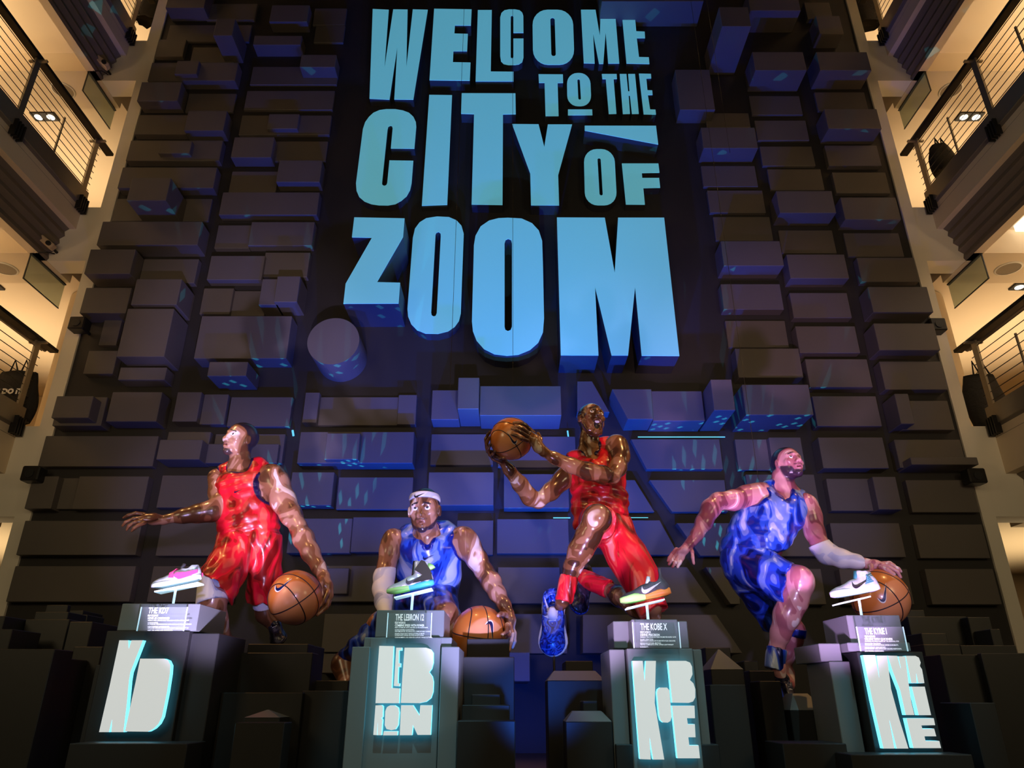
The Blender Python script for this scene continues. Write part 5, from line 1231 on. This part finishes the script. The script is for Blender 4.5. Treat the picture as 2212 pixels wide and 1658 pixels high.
S_.cap(f.P(490, 735, .06), f.P(735, 862, -.28), rm(f, 490, 735, .06, 118), rm(f, 735, 862, -.28, 106), .05, nb=(.85, -.45, -.35))
S_.cap(f.P(500, 780, .15), f.P(665, 1085, .3), rm(f, 500, 780, .15, 112), rm(f, 665, 1085, .3, 66), .05)
S_.plane(f.P(480, 690, .06), (.3, 0, 1), .02)
S_.cone(f.P(700, 845, -.25), f.P(800, 880, -.35), rm(f, 700, 845, -.2, 94), rm(f, 800, 880, -.3, 98), .01, '-')
sdf_object('shorts', S_, M['blue'], st, VX, disp=folds([((.4, 0, 1), 50, 0, (1, 0, 0)), ((1, 0, .6), 62, 1.5, (0, 0, 1))], .022))
K = Field(); K.chain(f.L((895, 600, -.06, 58), (925, 655, -.1, 56), (965, 697, -.14, 60), (1050, 727, -.22, 51), (1130, 743, -.28, 39), (1182, 752, -.32, 32)), .03); K.plane(f.P(905, 645, -.08), (-.35, 0, 1)); K.plane(f.P(1172, 751, -.32), (1, 0, -.05))
sdf_object('arm_sleeve', K, M['whitecloth'], st, .006)
K = Field(); K.cap(f.P(795, 1120, .34), f.P(788, 1168, .36), rm(f, 795, 1120, .34, 52), rm(f, 788, 1168, .36, 52), .01, both=True)
sdf_object('knee_band', K, M['blue'], st, .006)
K = Field(); K.cap(f.P(679, 1245, -.18), f.P(662, 1350, -.18), rm(f, 679, 1245, -.18, 50), rm(f, 662, 1350, -.18, 46), .01, both=True)
sdf_object('sock', K, M['blue'], st, .006, disp=folds([((1, 0, .2), 150, 0, (0, 0, 1))], .005))
K = Field(); K.cap(f.P(690, 1345, -.17), f.P(700, 1420, -.15), rm(f, 690, 1345, -.17, 33), rm(f, 700, 1420, -.15, 36), .01, both=True)
sdf_object('ankle_sock', K, M['shoedark'], st, .006)
a, b_ = f.P(688, 1395, -.02), f.P(765, 1600, -.16)
shoe(st, a, b_-a, (.5, -1, .3), (b_-a).length, {'upper': M['shoedark'], 'sole': M['blue']}, vox=.007, wid=1.25, laces=6)
a, b_ = f.P(725, 1385, .55), f.P(755, 1530, .38)
shoe(st, a, b_-a, (.3, -1, .3), (b_-a).length, {'upper': M['shoedark'], 'sole': M['shoedark']}, vox=.008, wid=1.25, laces=4)
support(st, f.P(745, 1590, -.14))
ball('painted basketball under the hand of the farthest right figure, behind the light shoe', 1900.6, 1290.5, 5.7-.42, 60.0, (0.3, 0.75, -.5), mk=(.18, .15, .62, .95, False))
# fine suspension wires
for (xa, ya), (xb, yb), Y in (((1625, 300), (1638, 1035), 5.9), ((1560, 40), (1577, 330), 6.2), ((972, 20), (972, 840), 6.4), ((1120, 20), (1108, 830), 6.4)):
    b_ = U(xb, yb, Y); a = Vector((b_.x, b_.y, 15.99))
    o = MB().tube([a, b_], 0.0022, 5).build('wire', M['cable'], None); tag(o, 'fine hanging wire %s' % {1625: 'above the farthest right figure', 1560: 'crossing the upper right blocks', 972: 'in front of the letters E and I', 1120: 'in front of the letter O of WELCOME'}[xa], 'wire')
# ---------------------------------------------------------------- display shoes on their clear stands
def c_(ox, oy, s): return lambda p: (ox+p[0]/s, oy+p[1]/s)
Z = 16.577
M['sh_silver'] = mat('silver_mesh', (0.45, 0.52, 0.56), 0.35, metal=0.3, noise=0.25, nscale=30)
M['sh_light'] = mat('pale_rubber', (0.62, 0.72, 0.78), 0.35)
M['sh_pink'] = mat('pink_strap', (0.80, 0.06, 0.20), 0.4)
M['sh_chrome'] = mat('silver_shell', (0.55, 0.58, 0.60), 0.28, metal=0.35, noise=0.12, nscale=12)
M['sh_black'] = mat('black_textile', (0.015, 0.014, 0.016), 0.4, coat=0.2)
M['sh_green'] = mat('lime_rubber', (0.38, 0.75, 0.22), 0.4)
M['sh_cyan'] = mat('cyan_rubber', (0.06, 0.45, 0.65), 0.35)
M['sh_char'] = mat('charcoal_mesh', (0.05, 0.05, 0.062), 0.5, bump=0.3, bscale=120)
M['sh_orange'] = mat('orange_rubber', (0.85, 0.27, 0.05), 0.4)
M['sh_dot'] = mat('dotted_grey_mesh', (0.45, 0.47, 0.50), 0.5, noise=0.45, nscale=160)
M['sh_teal'] = mat('teal_heel', (0.05, 0.22, 0.27), 0.4)
M['mark_silver'] = mat('silver_mark', (0.55, 0.6, 0.62), 0.35, metal=0.2)
def display(label, slabel, heel, toe, post_top, post_bot, plate, Y, **kw):
    a = U(*heel, Y); b_ = U(*toe, Y); Lm = (b_-a).length; x = (b_-a).normalized()
    up = Vector((x.z*-1 if x.x < 0 else x.z, 0, abs(x.x))); up = Vector((-x.z, 0, x.x)); up = up if up.z > 0 else -up
    up = (up+Vector((0, 0.10, 0))).normalized()
    s = thing('basketball_shoe', label, 'shoe', (a+b_)/2, 'display shoes on clear stands')
    r = shoe(s, a, x, up, Lm, laces=kw.pop('laces', 6), vox=.0022, side=1, **kw)
    g = thing('shoe_stand', slabel, 'stand', U(*post_bot, Y+.0), 'clear shoe stands')
    p0 = U(*plate[0], Y-.04); p1 = U(*plate[1], Y-.04); n = Vector((p0.z-p1.z, 0, p1.x-p0.x)).normalized(); n = n if n.z > 0 else -n
    mb = MB(); th = 0.008
    q = [p0, p1, p1-n*th, p0-n*th]
    mb.V = [tuple(v) for v in q]+[tuple(v+Vector((0, .09, 0))) for v in q]; mb.F = [(0, 1, 2, 3), (7, 6, 5, 4), (0, 4, 5, 1), (1, 5, 6, 2), (2, 6, 7, 3), (3, 7, 4, 0)]; mb.M = [0]*6
    mb.build('plate', M['acrylic_edge'], g)
    t0 = U(*post_top, Y); t1 = U(*post_bot, Y)
    MB().tube([t1, t0], 0.008, 4).build('post', M['acrylic_edge'], g)
    return s, r
q = c_(320, 1200, Z)
s, (up, so, fr) = display('silver-grey low shoe with a pink strap on the farthest left pedestal', 'clear stand under the silver shoe with the pink strap', q((1900, 840)), q((115, 1190)), q((1000, 1130)), (374, 1304), (q((215, 1255)), q((1790, 930))), YP+.14,
  mats={'upper': M['sh_silver'], 'sole': M['sh_light'], 'tongue': M['sh_char']}, collar=.32, style='low', lacem=M['lace'], tongue=True)
mb = MB()
for k in range(8):
    pass
P0 = [fr(.60, .16, .12), fr(.59, .135, .22), fr(.56, .06, .265), fr(.55, 0, .275), fr(.56, -.06, .265), fr(.59, -.135, .22)]
P1 = [fr(.50, .16, .10), fr(.51, .138, .24), fr(.48, .06, .31), fr(.47, 0, .315), fr(.48, -.06, .31), fr(.51, -.138, .24)]
mb.V = [tuple(v) for v in P0+P1]; n = len(P0); mb.F = [(i, i+1, n+i+1, n+i) for i in range(n-1)]; mb.M = [0]*(n-1)
st_ = mb.build('strap', M['sh_pink'], s); md = st_.modifiers.new('thick', 'SOLIDIFY'); md.thickness = .004
for sgn in (-1, 1):
    mb = MB(); pr = [(.02, .11), (.02, .175), (.25, .17), (.45, .20), (.52, .15), (.42, .06), (.36, .05)]
    W = [fr(a, sgn*(.128 if a < .5 else .135), b) for a, b in pr]; mb.V = [tuple(v) for v in W]; mb.F = [tuple(range(len(W)))]; mb.M = [0]
    o = mb.build('side_panel', M['sh_pink'], s); md = o.modifiers.new('thick', 'SOLIDIFY'); md.thickness = .006
q = c_(825, 1205, Z)
s, (up, so, fr) = display('silver high-top shoe with black heel and green toe sole, second pedestal', 'clear stand under the silver and black high-top shoe', q((1880, 960)), q((175, 1300)), q((1110, 1240)), (889, 1317), (q((430, 1385)), q((1780, 1060))), YP+.14,
  mats={'upper': M['sh_chrome'], 'tongue': M['sh_black']}, collar=.50, style='high', lacem=M['sh_black'], laces=8, solemats=[M['sh_green'], M['sh_cyan']], split=lambda x: 1 if x < .5 else 0, markm=M['sh_char'])
for sgn in (-1, 1):
    mb = MB(); pr = [(.015, .10), (.03, .30), (.12, .50), (.19, .545), (.36, .37), (.20, .22), (.50, .10)]
    W = [fr(a, sgn*.122, b) for a, b in pr]; mb.V = [tuple(v) for v in W]; mb.F = [tuple(range(len(W)))]; mb.M = [0]
    o = mb.build('heel_panel', M['sh_black'], s); md = o.modifiers.new('thick', 'SOLIDIFY'); md.thickness = .010
mb = MB(); mb.tube([fr(.02, 0, .34), fr(.035, 0, .40), fr(.06, 0, .47)], [.075*.37, .06*.37, .02*.37], 10); mb.build('heel_tab', M['sh_green'], s, smooth=True)
q = c_(1330, 1230, Z)
s, (up, so, fr) = display('charcoal low shoe with silver mark, orange heel and lime toe sole, third pedestal', 'clear stand under the charcoal, orange and lime shoe', q((2000, 880)), q((180, 1230)), q((1110, 1180)), (1400, 1338), (q((400, 1350)), q((1750, 1030))), YP+.14,
  mats={'upper': M['sh_char'], 'tongue': M['sh_light']}, collar=.33, tip=.20, style='low', lacem=M['sh_black'], laces=7, solemats=[M['sh_green'], M['sh_orange']], split=lambda x: 1 if x < .52 else 0, markm=M['mark_silver'], zt=lambda x: .125-.02*min(1, x/.5)+.02*max(0, 1-abs(x-.72)/.15))
q = c_(1790, 1225, Z)
s, (up, so, fr) = display('pale grey mid-height shoe with black mark and light blue sole, farthest right pedestal', 'clear stand under the pale grey shoe', q((1860, 810)), q((95, 1100)), q((1080, 1110)), (1861, 1328), (q((340, 1280)), q((1500, 1010))), YP+.16,
  mats={'upper': M['sh_dot'], 'sole': M['sh_light'], 'tongue': M['sh_teal']}, collar=.35, style='high', lacem=M['sh_char'], laces=8, markm=M['sh_black'], zt=lambda x: .14-.03*min(1, x/.5))
mb = MB()
for sgn in (-1, 1):
    for k in range(5):
        mb.tube([fr(.05+.012*k, sgn*.06, .16+.04*k), fr(.14+.02*k, sgn*.115, .17+.03*k), fr(.30-.02*k, sgn*.118, .14+.03*k)], .0045, 6)
mb.build('heel_ridges', M['sh_teal'], s, smooth=True)
